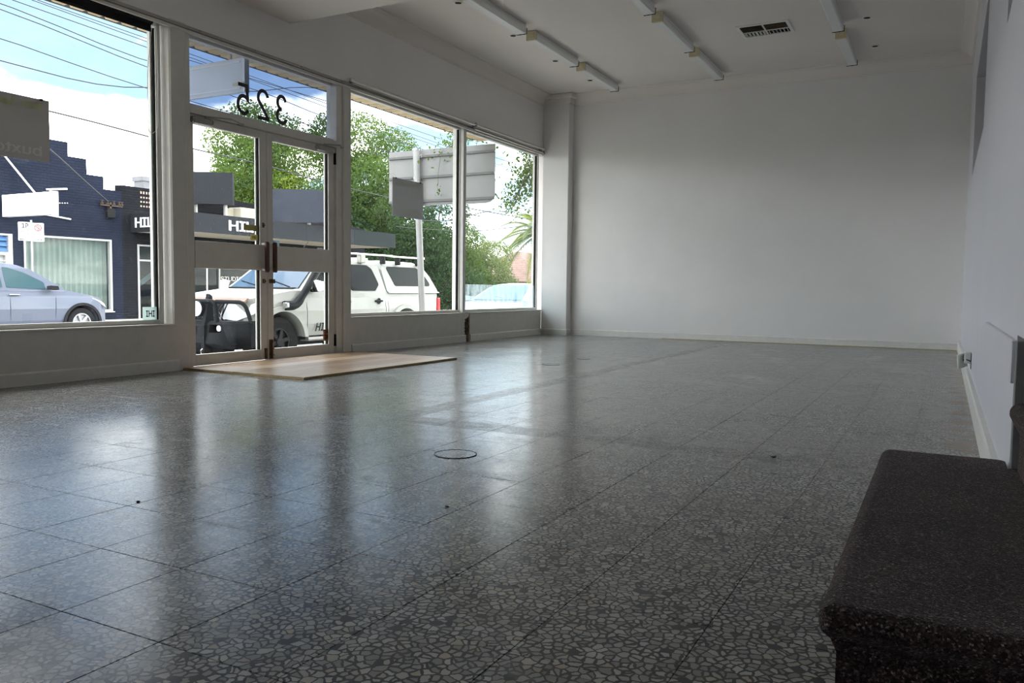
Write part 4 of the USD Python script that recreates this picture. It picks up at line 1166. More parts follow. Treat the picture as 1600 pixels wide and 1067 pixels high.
X9 = -9.0
wire([(X9, 9.45, 5.86), (X9, 11.52, 5.77), (X9, 13.66, 5.66)], .007, 'topmost thin power line in the left window, running on above the hanging sign box', (.4, 14.))
wire([(X9, 9.45, 5.84), (X9, 11.52, 5.70), (X9, 14.17, 5.58), (X9, 16.9, 5.45)], .007, 'second thin power line from the top in the left window', (.4, 14.))
wire([(X9, 8.89, 5.74), (X9, 11.52, 5.58), (X9, 14.17, 5.74), (X9, 16.9, 5.66)], .008, 'third thin power line from the top in the left window', (.4, 14.))
wire([(X9, 8.48, 5.56), (X9, 11.51, 5.31), (X9, 14.17, 5.38), (X9, 16.87, 5.20)], .009, 'fourth power line from the top in the left window', (.4, .7))
wire([(X9, 8.48, 5.46), (X9, 11.51, 5.18), (X9, 13.47, 5.10), (X9, 15.07, 4.94)], .009, 'fifth power line from the top in the left window', (.4, .75))
wire([(X9, 8.46, 4.96), (X9, 10.36, 4.81), (X9, 11.5, 4.75)], .009, 'power line crossing the curved cable in the left window', (.4, 1.3))
wire([(X9, 8.45, 4.58), (X9, 9.77, 4.56), (X9, 10.54, 4.61), (X9, 11.5, 4.79), (X9, 14.23, 5.30), (X9, 16.26, 5.84)], .010, 'curved sagging cable rising to the right across the other wires', (.3, .3))
wire([(-15.5, 13.44, 5.28), (-15.5, 16.6, 5.12), (-15.5, 18.06, 5.02), (-15.5, 20.94, 4.95), (-15.5, 24.3, 4.71)], .020, 'thick power line running from the lease board across the doors', (.2, 1.2))
wire([(-13.27, 12.0, 3.91), (-16.4, 15.0, 3.70), (FX + .13, 18.0, 3.52)], .022, 'dark service cable slanting down to the insulators on the navy wall', (1.3, .0))
wire([(-15.5, 32.9, 3.93), (-15.5, 37.3, 4.78)], .020, 'cable rising to the right beside the window mullion', (.2, .2))
wire([(-15.5, 34.8, 4.71), (-15.5, 42.3, 4.72)], .020, 'upper cable in the far right pane', (.1, .6))
wire([(-15.5, 34.8, 3.58), (-15.5, 42.0, 4.32)], .016, 'lower faint cable in the far right pane', (.6, .4))

# ================================================================== VEHICLES
m_white_car = M('white_car_paint', {'p': ('principled_bsdf', {'base_color': (0.33, 0.34, 0.315), 'roughness': 0.35, 'coat_weight': 0.35, 'coat_roughness': 0.05})})
m_silver_car = M('silver_car_paint', {'p': ('principled_bsdf', {'base_color': (0.125, 0.14, 0.185), 'roughness': 0.30, 'metallic': 0.3, 'coat_weight': 0.5, 'coat_roughness': 0.04})})
m_blue_car = M('pale_blue_car_paint', {'p': ('principled_bsdf', {'base_color': (0.20, 0.26, 0.34), 'roughness': 0.3, 'metallic': 0.2, 'coat_weight': 0.8, 'coat_roughness': 0.04})})
m_tyre = plain('tyre_rubber', (0.018, 0.018, 0.019), 0.85, specular_ior_level=.1)
m_rim = plain('alloy_rim', (0.40, 0.40, 0.42), 0.35, metallic=0.7)
m_rim_dark = speckled('dark_rim', (0.022, 0.022, 0.024), .5, 60, .6, specular_ior_level=.15)
m_barblack = speckled('black_bull_bar', (0.012, 0.013, 0.015), .12, 20, .45, specular_ior_level=.09)
m_lamp = plain('lamp_glass', (0.80, 0.82, 0.84), 0.08, coat_weight=1.0)
m_chrome = plain('chrome', (0.75, 0.75, 0.76), 0.12, metallic=1.0)
m_redlamp = plain('red_lens', (0.60, 0.02, 0.03), 0.2, coat_weight=0.7)
m_amber = plain('amber_lens', (0.55, 0.22, 0.05), 0.25)
m_mesh = speckled('grille_dark', (0.015, 0.015, 0.015), .2, 50, .6)
m_rubber = plain('dark_trim', (0.018, 0.018, 0.020), 0.6, specular_ior_level=.12)


class Car:
    """Local coordinates: U rearward from the nose, V inward from the near side, Wz up from the road."""

    def __init__(self, root, origin, udir, width):
        self.r, self.o, self.w = root, np.array(origin, float), width
        self.B = np.array([udir, [-1.0, 0, 0], [0, 0, 1.0]], float)
        self.flip = np.linalg.det(self.B) < 0

    def put(self, name, mesh, mat, smooth=35, parent=None, **k):
        if isinstance(mesh, MB): mesh = mesh.mesh()
        v = np.array(mesh.vertices) @ self.B + self.o
        f = np.array(mesh.faces)
        if self.flip: f = f[:, ::-1]
        return obj(name, trimesh.Trimesh(v, f, process=False), mat, parent or self.r, smooth=smooth, **k)

    def mirrored(self, mesh):
        m = mesh.copy(); v = np.array(m.vertices); v[:, 1] = self.w - v[:, 1]
        return trimesh.Trimesh(v, np.array(m.faces)[:, ::-1], process=False)

    def wheel(self, u, r, far, rimmat, w=.23, hub=None, rr=.62):
        v0 = .03
        t = []
        # tyre: lathed section
        sec = [(r * rr, v0 + .01), (r * .86, v0), (r * .97, v0 + .015), (r, v0 + .05), (r, v0 + w - .05), (r * .97, v0 + w - .015), (r * .86, v0 + w), (r * rr, v0 + w - .01)]
        n = 40
        ang = np.arange(n) * 2 * np.pi / n
        V = []
        for (rad, vv) in sec:
            V.append(np.stack([u + rad * np.cos(ang), np.full(n, vv), r + rad * np.sin(ang)], 1))
        V = np.concatenate(V); F = []
        m = len(sec)
        for a in range(m):
            b = (a + 1) % m
            for i in range(n):
                j = (i + 1) % n
                F += [[a * n + i, b * n + i, b * n + j], [a * n + i, b * n + j, a * n + j]]
        ty = trimesh.Trimesh(V, np.array(F), process=False)
        ty.fix_normals()
        rim = MB().add(cyl([u, v0 + .06, r], [u, v0 + w - .02, r], r * rr * 1.0, n=32))
        a = trimesh.creation.annulus(r_min=r * rr * .86, r_max=r * rr * 1.02, height=.03, sections=36)
        a.apply_transform(trimesh.transformations.rotation_matrix(math.pi / 2, [1, 0, 0])); a.apply_translation([u, v0 + .03, r]); rim.add(a)
        for k in range(6):
            th = k * math.pi / 3 + .3
            q = boxm(-.032, .032, -.012, .012, 0, r * rr * .93, c=.006)
            q.apply_transform(trimesh.transformations.rotation_matrix(th, [0, 1, 0])); q.apply_translation([u, v0 + .032, r]); rim.add(q)
        rim.add(cyl([u, v0 + .005, r], [u, v0 + .06, r], r * .17, n=16))
        ty2, rm = ty, rim.mesh()
        if far: ty2, rm = self.mirrored(ty), self.mirrored(rm)
        p = self.put('wheel', ty2, m_tyre)
        self.put('rim', rm, rimmat, parent=p)


def section(pts):
    return Polygon(pts).buffer(-.035).buffer(.07, 6).buffer(-.035)


def shell(side, front, plan=None, r=.03):
    """Side outline (U, W) extruded, cut by a front outline (V, W) and a plan outline (U, V)."""
    def rnd(p): return Polygon(p).buffer(-r).buffer(2 * r, 6).buffer(-r) if r else Polygon(p)
    S_ = rnd(side); F_ = rnd(front)
    b = F_.bounds; s = S_.bounds
    m = to_mf(prism(S_, 'y', b[0] - .1, b[2] + .1)) ^ to_mf(prism(F_, 'x', s[0] - .1, s[2] + .1))
    if plan is not None:
        P_ = Polygon(plan).buffer(-.12).buffer(.12, 8)
        m = m ^ to_mf(prism(P_, 'z', s[1] - .2, s[3] + .2))
    return m


def arch_cut(m, u, wc, r, w, depth=.42):
    for a, b in ((-.2, depth), (w - depth, w + .2)):
        m = m - to_mf(cyl([u, a, wc], [u, b, wc], r, n=40))
    return m


def groove(m, lines, w, r=.007):
    """Panel gaps cut along lines in side view, on both sides."""
    for pts in lines:
        for a, b in zip(pts, pts[1:]):
            (u0, w0), (u1, w1) = a, b
            d = np.array([u1 - u0, w1 - w0]); n = np.array([-d[1], d[0]]) / np.linalg.norm(d) * r
            q = Polygon([(u0 + n[0], w0 + n[1]), (u1 + n[0], w1 + n[1]), (u1 - n[0], w1 - n[1]), (u0 - n[0], w0 - n[1])])
            for y0, y1 in ((-.05, .0), ):
                pass
            yield q


def side_panel(poly, vfun, off=.006, thick=.012, w=None):
    """A plate in the (U, W) plane lying on the body side whose depth is vfun(W)."""
    poly = Polygon(poly) if not isinstance(poly, Polygon) else poly
    t = prism(poly, 'y', 0, 1)
    v = np.array(t.vertices)
    v[:, 1] = vfun(v[:, 2]) - off + v[:, 1] * thick
    return trimesh.Trimesh(v, t.faces, process=False)


def rpoly(pts, r=.05):
    return Polygon(pts).buffer(-r).buffer(r, 6)


def quad_plate(a, b, c, d, th=.01):
    a, b, c, d = map(np.array, (a, b, c, d))
    n = np.cross(b - a, d - a); n = n / np.linalg.norm(n) * th
    return hull([*(a + n * k for k in (0, 1)), *(b + n * k for k in (0, 1)), *(c + n * k for k in (0, 1)), *(d + n * k for k in (0, 1))])


# ---- white dual cab pickup with canopy, bull bar and snorkel
pk = thing('pickup_truck', 'white four door pickup with canopy, black bull bar and snorkel parked outside the doors', 'pickup truck', (-4.3, 11.1, GZ))
PW = 1.84
C = Car(pk, (-3.40, 8.45, GZ), (0, 1, 0), PW)
HW = PW / 2
low_side = [(.38, .62), (.36, .98), (.44, 1.07), (.9, 1.155), (1.50, 1.235), (1.56, 1.19), (3.70, 1.19), (3.72, 1.17), (5.40, 1.165), (5.40, .62), (5.2, .52), (4.7, .50), (.9, .46)]
low_front = [(.05, .44), (.0, .66), (-.005, .88), (.02, 1.08), (.055, 1.20), (.16, 1.26), (PW - .16, 1.26), (PW - .055, 1.20), (PW - .02, 1.08), (PW + .005, .88), (PW, .66), (PW - .05, .44)]
plan = [(.36, .55), (.40, .20), (.60, .03), (1.0, 0), (5.25, 0), (5.42, .06), (5.42, PW - .06), (5.25, PW), (1.0, PW), (.60, PW - .03), (.40, PW - .20), (.36, PW - .55)]
plan = [(a, b if 0 < b < PW else (-.02 if b <= 0 else PW + .02)) for a, b in plan]
m = shell(low_side, low_front, plan)
for u in (.96, 4.22):
    m = arch_cut(m, u, .40, .485, PW)
for q in [g for g in groove(m, [[(1.54, .50), (1.52, 1.1)], [(2.62, .50), (2.60, 1.16)], [(3.62, .78), (3.62, 1.15)], [(3.70, .50), (3.70, 1.17)], [(2.62, .50), (1.54, .50)]], PW)]:
    m = m - to_mf(prism(q, 'y', -.1, .014)) - to_mf(prism(q, 'y', PW - .014, PW + .1))
C.put('body', from_mf(m), m_white_car, smooth=13)


def pv(Wz):   # side of the cabin: leans inward above the belt line
    return np.where(Wz > 1.17, .045 + (Wz - 1.17) * .33, .02)


cab_side = [(1.40, 1.15), (2.12, 1.695), (2.45, 1.765), (3.45, 1.775), (3.62, 1.72), (3.70, 1.15)]
cab_front = [(.04, 1.10), (.045, 1.17), (.045 + .165, 1.67), (.30, 1.765), (.60, 1.79), (PW - .60, 1.79), (PW - .30, 1.765), (PW - .21, 1.67), (PW - .045, 1.17), (PW - .04, 1.10)]
cab = shell(cab_side, cab_front, None, .03)
C.put('cabin', from_mf(cab), m_white_car, smooth=13)
can_side = [(3.73, 1.185), (3.715, 1.60), (3.78, 1.745), (4.10, 1.785), (4.85, 1.765), (5.06, 1.70), (5.26, 1.50), (5.44, 1.185)]
cm_ = shell(can_side, cab_front, None, .03)
C.put('canopy', from_mf(cm_), m_white_car, smooth=13)
C.put('canopy_rail', side_panel(sbox(3.73, 1.165, 5.42, 1.195), pv, .018, .03), m_white_car)
C.put('canopy_rail', C.mirrored(side_panel(sbox(3.73, 1.165, 5.42, 1.195), pv, .018, .03)), m_white_car)
glz = {'front_window': [(1.66, 1.20), (2.14, 1.60), (2.58, 1.665), (2.60, 1.20)], 'rear_window': [(2.70, 1.205), (2.70, 1.665), (3.30, 1.665), (3.42, 1.60), (3.52, 1.32), (3.37, 1.205)],
       'canopy_window': [(4.02, 1.30), (3.86, 1.66), (4.84, 1.66), (5.00, 1.60), (5.20, 1.34), (5.14, 1.30)]}
for nme, pts in glz.items():
    pl = rpoly(pts, .045)
    for far in (False, True):
        t = side_panel(pl, pv, .008, .014)
        C.put(nme, C.mirrored(t) if far else t, m_carglass, smooth=False)
# windscreen on the sloping front, wipers, dash strip
C.put('windscreen', quad_plate((1.495, .16, 1.235), (1.495, PW - .16, 1.235), (2.085, PW - .30, 1.682), (2.085, .30, 1.682), -.012), m_screen, smooth=False)
C.put('wiper', MB().cyl((1.50, .35, 1.262), (1.66, .95, 1.385), .008, n=6).cyl((1.50, 1.0, 1.262), (1.62, 1.55, 1.355), .008, n=6).box(1.40, 1.52, .20, PW - .20, 1.225, 1.25, c=.008), m_rubber)
C.put('registration_sticker', quad_plate((1.95, .335, 1.592), (1.95, .42, 1.592), (2.0, .42, 1.630), (2.0, .335, 1.630), -.016), m_white_plastic, smooth=False)
# grille, headlights, bonnet edge
C.put('grille', MB().box(.335, .40, .52, PW - .52, .74, 1.02, c=.015), m_mesh)
g = MB()
for k in range(-6, 7):
    for s in (1, -1):
        c0 = HW + k * .075
        a = np.array([.330, c0 - .14, .75]); b_ = np.array([.330, c0 + .14, 1.01])
        if s < 0: a[1], b_[1] = b_[1], a[1]
        if min(a[1], b_[1]) > .50 and max(a[1], b_[1]) < PW - .50:
            g.add(cyl(a, b_, .006, n=5))
C.put('grille_mesh', g, m_steel, kind='stuff')
for s in (False, True):
    pl = [(.345, .60, .76), (.365, .33, .74), (.50, .115, .84), (.62, .045, .98), (.66, .03, 1.035), (.50, .20, 1.045), (.37, .58, 1.03)]
    pl = [(a - .035, b_ - .03, c_) for a, b_, c_ in pl]
    t = hull(pl + [(a + .12, b_ + .05, c_) for a, b_, c_ in pl])
    C.put('headlight', C.mirrored(t) if s else t, m_lamp, smooth=40)
C.put('grille_surround', MB().add(tubem([(.335, .62, .745), (.325, .56, .90), (.345, .50, 1.03)], .028, 8)).add(tubem([(.335, PW - .62, .745), (.325, PW - .56, .90), (.345, PW - .50, 1.03)], .028, 8)), m_chrome)
C.put('bonnet_protector', hull([(.335, .14, 1.035), (.335, PW - .14, 1.035), (.40, .14, 1.085), (.40, PW - .14, 1.085), (.42, .14, 1.07), (.42, PW - .14, 1.07), (.35, .14, 1.02), (.35, PW - .14, 1.02)]), speckled('bronze_bonnet_guard', (.30, .16, .12), .15, 10, .25), label='tinted brown bonnet guard')
# bull bar
bb = MB()
bb.add(tubem(fillet([(.05, .40, .72), (.02, .40, 1.035), (.02, PW - .40, 1.035), (.05, PW - .40, .72)], .10), .032, 12))
bar = C.put('bull_bar', bb, m_barblack)
for (a, b_) in ((.40, -.10), (PW - .40, PW + .10)):
    C.put('side_hoop', tubem(fillet([(.03, a, 1.03), (.10, b_, 1.03), (.22, b_, .76), (.20, b_, .72)], .12), .030, 12), m_barblack, parent=bar)
for vv in (.59, PW - .59):
    t = prism([(-.06, .26), (.10, .26), (.12, .78), (.10, 1.11), (.05, 1.14), (-.02, .80), (-.06, .66)], 'y', vv - .035, vv + .035)
    C.put('upright', t, m_barblack, parent=bar, smooth=False)
bump = shell([(-.05, .40), (.0, .70), (.05, .74), (.56, .74), (.56, .36), (.10, .33)], [(-.05, .33), (-.06, .74), (PW + .06, .74), (PW + .05, .33)],
             [(-.05, .45), (.06, .10), (.30, -.06), (.58, -.06), (.58, PW + .06), (.30, PW + .06), (.06, PW - .10), (-.05, PW - .45)])
bump = bump - to_mf(boxm(-.2, .10, .75, PW - .75, .52, .66)) - to_mf(boxm(-.2, .12, .27, .50, .57, .69)) - to_mf(boxm(-.2, .12, PW - .50, PW - .27, .57, .69))
C.put('bumper', from_mf(bump), m_barblack, smooth=25)
C.put('skid_plate', hull([(.02, .35, .40), (.02, PW - .35, .40), (.30, .45, .22), (.30, PW - .45, .22), (.45, .35, .40), (.45, PW - .35, .40)]), m_barblack, smooth=False)
for vv in (.34, PW - .34):
    C.put('fog_lamp', MB().cyl((.02, vv, .635), (.12, vv, .635), .046, n=18), m_lamp)
    dv = -.11 if vv < 1 else .11
    C.put('indicator', MB().box(.075, .13, min(vv + dv * .55, vv + dv * 1.45), max(vv + dv * .55, vv + dv * 1.45), .605, .66, c=.006), m_amber)
    t = cyl((-.05, .72 if vv < 1 else PW - .72, .92), (.10, .72 if vv < 1 else PW - .72, .92), .118, n=28)
    sp = C.put('spot_lamp', t, m_barblack)
    C.put('lens', cyl((-.062, .72 if vv < 1 else PW - .72, .92), (-.048, .72 if vv < 1 else PW - .72, .92), .112, n=28), m_lamp, parent=sp, label='pale round lamp cover')
C.put('tow_hook', MB().add(tubem([(-.02, .60, .34), (-.08, .60, .30), (-.08, .60, .24), (-.02, .60, .22)], .018, 8)).add(tubem([(-.02, .80, .34), (-.07, .80, .28), (-.02, .80, .24)], .018, 8)), m_steel)
C.put('antenna', MB().cyl((.10, .66, 1.0), (.10, .655, 1.70), .011, n=6).cyl((.10, .66, .98), (.10, .66, 1.12), .016, n=8), m_white_plastic)
# snorkel
sn = tubem(fillet([(.98, -.035, .965), (1.24, -.035, .965), (1.50, -.01, 1.22), (2.02, .16, 1.64), (2.10, .19, 1.74)], .16, 7), [.075] * 3 + [.070] * 6 + [.060] * (len(fillet([(.98, 0, .965), (1.24, 0, .965), (1.50, 0, 1.22), (2.02, .16, 1.64), (2.10, .19, 1.74)], .16, 7)) - 9), 12)
C.put('snorkel', sn, m_barblack)
C.put('snorkel_clip', MB().box(.94, 1.02, -.115, -.02, .93, 1.02, c=.015), m_chrome)
C.put('snorkel_head', MB().box(2.02, 2.14, .10, .27, 1.74, 1.92, c=.03), m_barblack)
# flares, sills, wheels
for u in (.96, 4.22):
    for far in (False, True):
        a = Point(u, .40).buffer(.555, 32).difference(Point(u, .40).buffer(.478, 32)).intersection(sbox(u - 1, .46, u + 1, 1.3))
        t = prism(a, 'y', -.045, .03)
        C.put('wheel_flare', C.mirrored(t) if far else t, m_white_car, smooth=40)
        t = prism(Point(u, .40).buffer(.50, 32), 'y', .30, .33)
        C.put('arch_liner', C.mirrored(t) if far else t, m_rubber)
        C.wheel(u, .40, far, m_rim_dark if u < 2 else m_rim, w=.25, rr=.55)
C.put('underbody', MB().box(.7, 5.1, .35, PW - .35, .30, .55), m_rubber)
for far in (False, True):
    t = MB().cyl((1.50, -.02, .42), (3.68, -.02, .42), .035, n=10).box(1.5, 3.68, -.02, .14, .385, .405, c=.004).mesh()
    C.put('side_step', C.mirrored(t) if far else t, m_alu_dark)
    t = MB().box(3.30, 3.52, -.022, .02, 1.005, 1.035, c=.01).cyl((3.41, .0, 1.02), (3.41, -.006, 1.02), .055, n=20).mesh()
    C.put('door_handle', C.mirrored(t) if far else t, m_rubber)
    t = MB().box(2.42, 2.62, -.022, .02, 1.0, 1.03, c=.01).mesh()
    C.put('door_handle', C.mirrored(t) if far else t, m_rubber)
    t = hull([(1.62, -.22, 1.20), (1.62, -.02, 1.20), (1.62, -.22, 1.36), (1.62, -.05, 1.36), (1.80, -.20, 1.22), (1.80, -.04, 1.22), (1.80, -.20, 1.34), (1.80, -.06, 1.34), (1.60, -.12, 1.18), (1.60, -.12, 1.38)])
    C.put('side_mirror', C.mirrored(t) if far else t, m_chrome)
    t = MB().box(1.66, 1.76, -.06, .06, 1.18, 1.23, c=.01).mesh()
    C.put('mirror_arm', C.mirrored(t) if far else t, m_rubber)
    t = MB().box(5.33, 5.43, -.012, .10, .76, 1.07, c=.012).mesh()
    C.put('tail_light', C.mirrored(t) if far else t, m_redlamp)
    t = MB().box(1.655, 1.70, -.0, .055, 1.195, 1.56).mesh()
    vf = .20 if not far else PW - .20
    for (ua, ub) in ((2.15, 4.05), (4.07, 5.12)):
        zz = 1.845 if ua < 4 else 1.835
        ra = C.put('roof_rail', MB().box(ua, ub, vf - .035, vf + .035, zz, zz + .035, c=.008).box(ub - .03, ub + .004, vf - .037, vf + .037, zz - .002, zz + .037, c=.004), m_alu)
        for uu in ((2.35, 3.15, 3.78) if ua < 4 else (4.25, 4.92)):
            big = uu == 3.15
            C.put('rail_foot', MB().box(uu - (.07 if big else .035), uu + (.07 if big else .035), vf - .05, vf + .05, 1.70, zz, c=.012), m_rubber if not big else m_alu_dark, parent=ra)
C.put('tailgate_bumper', MB().box(5.38, 5.55, .05, PW - .05, .50, .66, c=.03), m_barblack)
x0 = 1.70
for i, ch in enumerate('HILS'):
    t = meshkit.text_mesh(ch, .125, .003, True); v = np.array(t.vertices); v[:, 0] -= v[:, 0].min(); wd = v[:, 0].max()
    q = np.stack([x0 + v[:, 0] + v[:, 1] * .3, -.012 - v[:, 2] + v[:, 1] * -.02, .545 + v[:, 1]], 1)
    C.put('door_letter', trimesh.Trimesh(q, np.array(t.faces)[:, ::-1], process=False), m_rubber, smooth=False)
    x0 += wd + .02

# ---- silver suv driving past on the far lane
su = thing('suv', 'silver blue suv passing in front of the navy brick shop', 'car', (-12.9, 10.5, GZ))
SW = 1.82
K = Car(su, (-12.0, 12.78, GZ), (0, -1, 0), SW)
low_side = [(.10, .34), (.06, .52), (.14, .68), (.26, .80), (.42, .93), (.75, 1.02), (1.10, 1.09), (1.40, 1.14), (3.2, 1.16), (4.45, 1.16), (4.56, .95), (4.50, .40), (4.2, .30), (.5, .28)]
low_front = [(.07, .28), (.02, .45), (.0, .70), (.015, .95), (.07, 1.12), (.2, 1.18), (SW - .2, 1.18), (SW - .07, 1.12), (SW - .015, .95), (SW, .70), (SW - .02, .45), (SW - .07, .28)]
plan = [(.05, .60), (.12, .25), (.40, .04), (.9, -.02), (4.0, -.02), (4.5, .10), (4.58, .5), (4.58, SW - .5), (4.5, SW - .10), (4.0, SW + .02), (.9, SW + .02), (.40, SW - .04), (.12, SW - .25), (.05, SW - .60)]
m = shell(low_side, low_front, plan, .05)
for u in (.87, 3.50):
    m = arch_cut(m, u, .36, .415, SW)
for q in groove(m, [[(1.52, .40), (1.50, 1.08)], [(2.52, .36), (2.52, 1.1)], [(3.25, .8), (3.4, 1.1)]], SW):
    m = m - to_mf(prism(q, 'y', -.1, .022)) - to_mf(prism(q, 'y', SW - .022, SW + .1))
K.put('body', from_mf(m), m_silver_car, smooth=13)


def sv(Wz):
    return np.where(Wz > 1.10, .055 + (Wz - 1.10) * .36, .055)


cab_side = [(1.15, 1.08), (1.62, 1.36), (1.95, 1.56), (2.20, 1.66), (2.55, 1.715), (3.3, 1.715), (4.1, 1.62), (4.50, 1.12)]
cab_front = [(.05, 1.04), (.055, 1.10), (.055 + .17, 1.58), (.33, 1.69), (.6, 1.72), (SW - .6, 1.72), (SW - .33, 1.69), (SW - .225, 1.58), (SW - .055, 1.10), (SW - .05, 1.04)]
K.put('cabin', from_mf(shell(cab_side, cab_front, None, .04)), m_silver_car, smooth=13)
m_suvglass = plain('suv_glass', (0.035, 0.075, 0.085), 0.04, ior=1.55)
for nme, pts in {'front_window': [(1.70, 1.13), (1.72, 1.29), (2.12, 1.50), (2.44, 1.60), (2.56, 1.61), (2.56, 1.17)], 'rear_window': [(2.64, 1.17), (2.64, 1.61), (3.2, 1.60), (3.42, 1.55), (3.42, 1.17)], 'quarter_window': [(3.5, 1.18), (3.5, 1.54), (4.0, 1.46), (4.22, 1.2)]}.items():
    for far in (False, True):
        t = side_panel(rpoly(pts, .03), sv, .008, .014)
        K.put(nme, K.mirrored(t) if far else t, m_suvglass, smooth=False)
K.put('windscreen', quad_plate((1.30, .20, 1.175), (1.30, SW - .20, 1.175), (2.17, SW - .36, 1.655), (2.17, .36, 1.655), -.012), m_suvglass, smooth=False)
for far in (False, True):
    t = hull([(1.54, -.18, 1.13), (1.54, -.02, 1.12), (1.56, -.18, 1.21), (1.56, .0, 1.20), (1.72, -.15, 1.14), (1.72, .0, 1.13), (1.70, -.15, 1.22), (1.70, .02, 1.21), (1.50, -.10, 1.16)])
    K.put('side_mirror', K.mirrored(t) if far else t, m_rubber if not far else m_silver_car)
    t = MB().box(2.32, 2.55, -.028, .02, 1.0, 1.03, c=.01).mesh()
    K.put('door_handle', K.mirrored(t) if far else t, m_chrome)
    for u in (.87, 3.50):
        a = Point(u, .36).buffer(.468, 32).difference(Point(u, .36).buffer(.408, 32)).intersection(sbox(u - 1, .26, u + 1, 1.3))
        t = prism(a, 'y', -.012, .04)
        K.put('arch_trim', K.mirrored(t) if far else t, m_rubber, smooth=40)
        t = prism(Point(u, .36).buffer(.43, 32), 'y', .30, .33)
        K.put('arch_liner', K.mirrored(t) if far else t, m_rubber)
        K.wheel(u, .355, far, m_rim, w=.22, rr=.66)
    t = hull([(.20, .10, .70), (.30, .03, .80), (.62, .01, .93), (.60, .03, .97), (.36, .12, .90), (.22, .20, .78)])
    K.put('headlight', K.mirrored(t) if far else t, m_lamp)
    t = prism([(.5, .27), (4.2, .27), (4.2, .36), (.5, .36)], 'y', -.005, .04)
    K.put('sill_trim', K.mirrored(t) if far else t, m_rubber)
K.put('grille', MB().box(.04, .12, .55, SW - .55, .55, .72, c=.02), m_mesh)
K.put('underbody', MB().box(.4, 4.2, .3, SW - .3, .20, .40), m_rubber)
K.put('roof_rail', MB().cyl((2.4, .34, 1.735), (4.0, .36, 1.68), .018, n=8), m_alu_dark)

# ---- pale blue sedan parked behind the pickup
se = thing('sedan', 'pale blue sedan parked behind the pickup, seen through the frosted pane', 'car', (-4.4, 19.0, GZ))
BW = 1.76
Q = Car(se, (-3.52, 16.9, GZ), (0, 1, 0), BW)
low_side = [(.08, .30), (.04, .52), (.12, .70), (.35, .80), (.95, .92), (1.25, .95), (3.5, .98), (4.35, .98), (4.5, .85), (4.5, .40), (4.2, .26), (.5, .24)]
low_front = [(.08, .24), (.02, .42), (.0, .62), (.02, .82), (.08, .95), (.22, 1.0), (BW - .22, 1.0), (BW - .08, .95), (BW - .02, .82), (BW, .62), (BW - .02, .42), (BW - .08, .24)]
plan = [(.03, .60), (.12, .25), (.40, .04), (.9, -.02), (4.0, -.02), (4.45, .12), (4.52, .5), (4.52, BW - .5), (4.45, BW - .12), (4.0, BW + .02), (.9, BW + .02), (.40, BW - .04), (.12, BW - .25), (.03, BW - .60)]
m = shell(low_side, low_front, plan, .05)
for u in (.88, 3.50):
    m = arch_cut(m, u, .32, .37, BW)
Q.put('body', from_mf(m), m_blue_car, smooth=13)
cab_side = [(1.05, .92), (1.95, 1.36), (2.25, 1.42), (3.0, 1.42), (3.4, 1.34), (3.95, .96)]
cab_front = [(.06, .88), (.07, .95), (.27, 1.30), (.42, 1.39), (.65, 1.42), (BW - .65, 1.42), (BW - .42, 1.39), (BW - .27, 1.30), (BW - .07, .95), (BW - .06, .88)]
Q.put('cabin', from_mf(shell(cab_side, cab_front, None, .035)), m_blue_car, smooth=13)
m_bluescreen = plain('sedan_glass', (0.04, 0.09, 0.13), 0.04, ior=1.6)
Q.put('windscreen', quad_plate((1.16, .18, .985), (1.16, BW - .18, .985), (1.93, BW - .36, 1.36), (1.93, .36, 1.36), -.012), m_bluescreen, smooth=False)
def qv(Wz): return np.where(Wz > .95, .07 + (Wz - .95) * .57, .06)
for nme, pts in {'front_window': [(1.38, .98), (1.95, 1.29), (2.45, 1.32), (2.45, .99)], 'rear_window': [(2.53, .99), (2.53, 1.32), (3.0, 1.31), (3.45, 1.02)]}.items():
    for far in (False, True):
        t = side_panel(rpoly(pts, .03), qv, .008, .014)
        Q.put(nme, Q.mirrored(t) if far else t, m_bluescreen, smooth=False)
for far in (False, True):
    t = hull([(1.38, -.20, .96), (1.38, -.0, .95), (1.38, -.20, 1.08), (1.38, .02, 1.06), (1.52, -.17, .97), (1.52, .0, .97), (1.52, -.17, 1.07), (1.52, .02, 1.06)])
    Q.put('side_mirror', Q.mirrored(t) if far else t, m_blue_car)
    t = hull([(.10, .14, .58), (.22, .04, .62), (.50, .01, .76), (.48, .05, .80), (.22, .20, .74), (.10, .35, .68)])
    Q.put('headlight', Q.mirrored(t) if far else t, m_lamp)
    for u in (.88, 3.50):
        Q.wheel(u, .315, far, m_rim, w=.20, rr=.64)
        t = prism(Point(u, .32).buffer(.39, 24), 'y', .28, .31)
        Q.put('arch_liner', Q.mirrored(t) if far else t, m_rubber)
Q.put('grille', MB().box(.02, .10, .50, BW - .50, .42, .62, c=.02), m_mesh)
Q.put('wiper', MB().cyl((1.17, .5, 1.0), (1.30, 1.0, 1.07), .007, n=5), m_rubber)
Q.put('underbody', MB().box(.4, 4.2, .3, BW - .3, .17, .35), m_rubber)

# ================================================================== TREES, HOUSES
def leaf_mat(name, ramp, trans=0.5):
    return M(name, {'g': ('geometry', {}), 'r': ('rgb_ramp', {'ramp': ramp}),
                    'd': ('principled_bsdf', {'roughness': 0.5, 'specular_ior_level': 0.25}), 't': ('translucent_bsdf', {}), 'gm': ('mix', {'mix_type': 'multiply', 'fac': 1.0, 'color2': (1.75, 1.65, .6)}),
                    'm': ('mix_closure', {'fac': trans})},
             [('g.random_per_island', 'r.fac'), ('r.color', 'd.base_color'), ('r.color', 'gm.color1'), ('gm.color', 't.color'), ('d.BSDF', 'm.closure1'), ('t.BSDF', 'm.closure2')], 'm.closure')


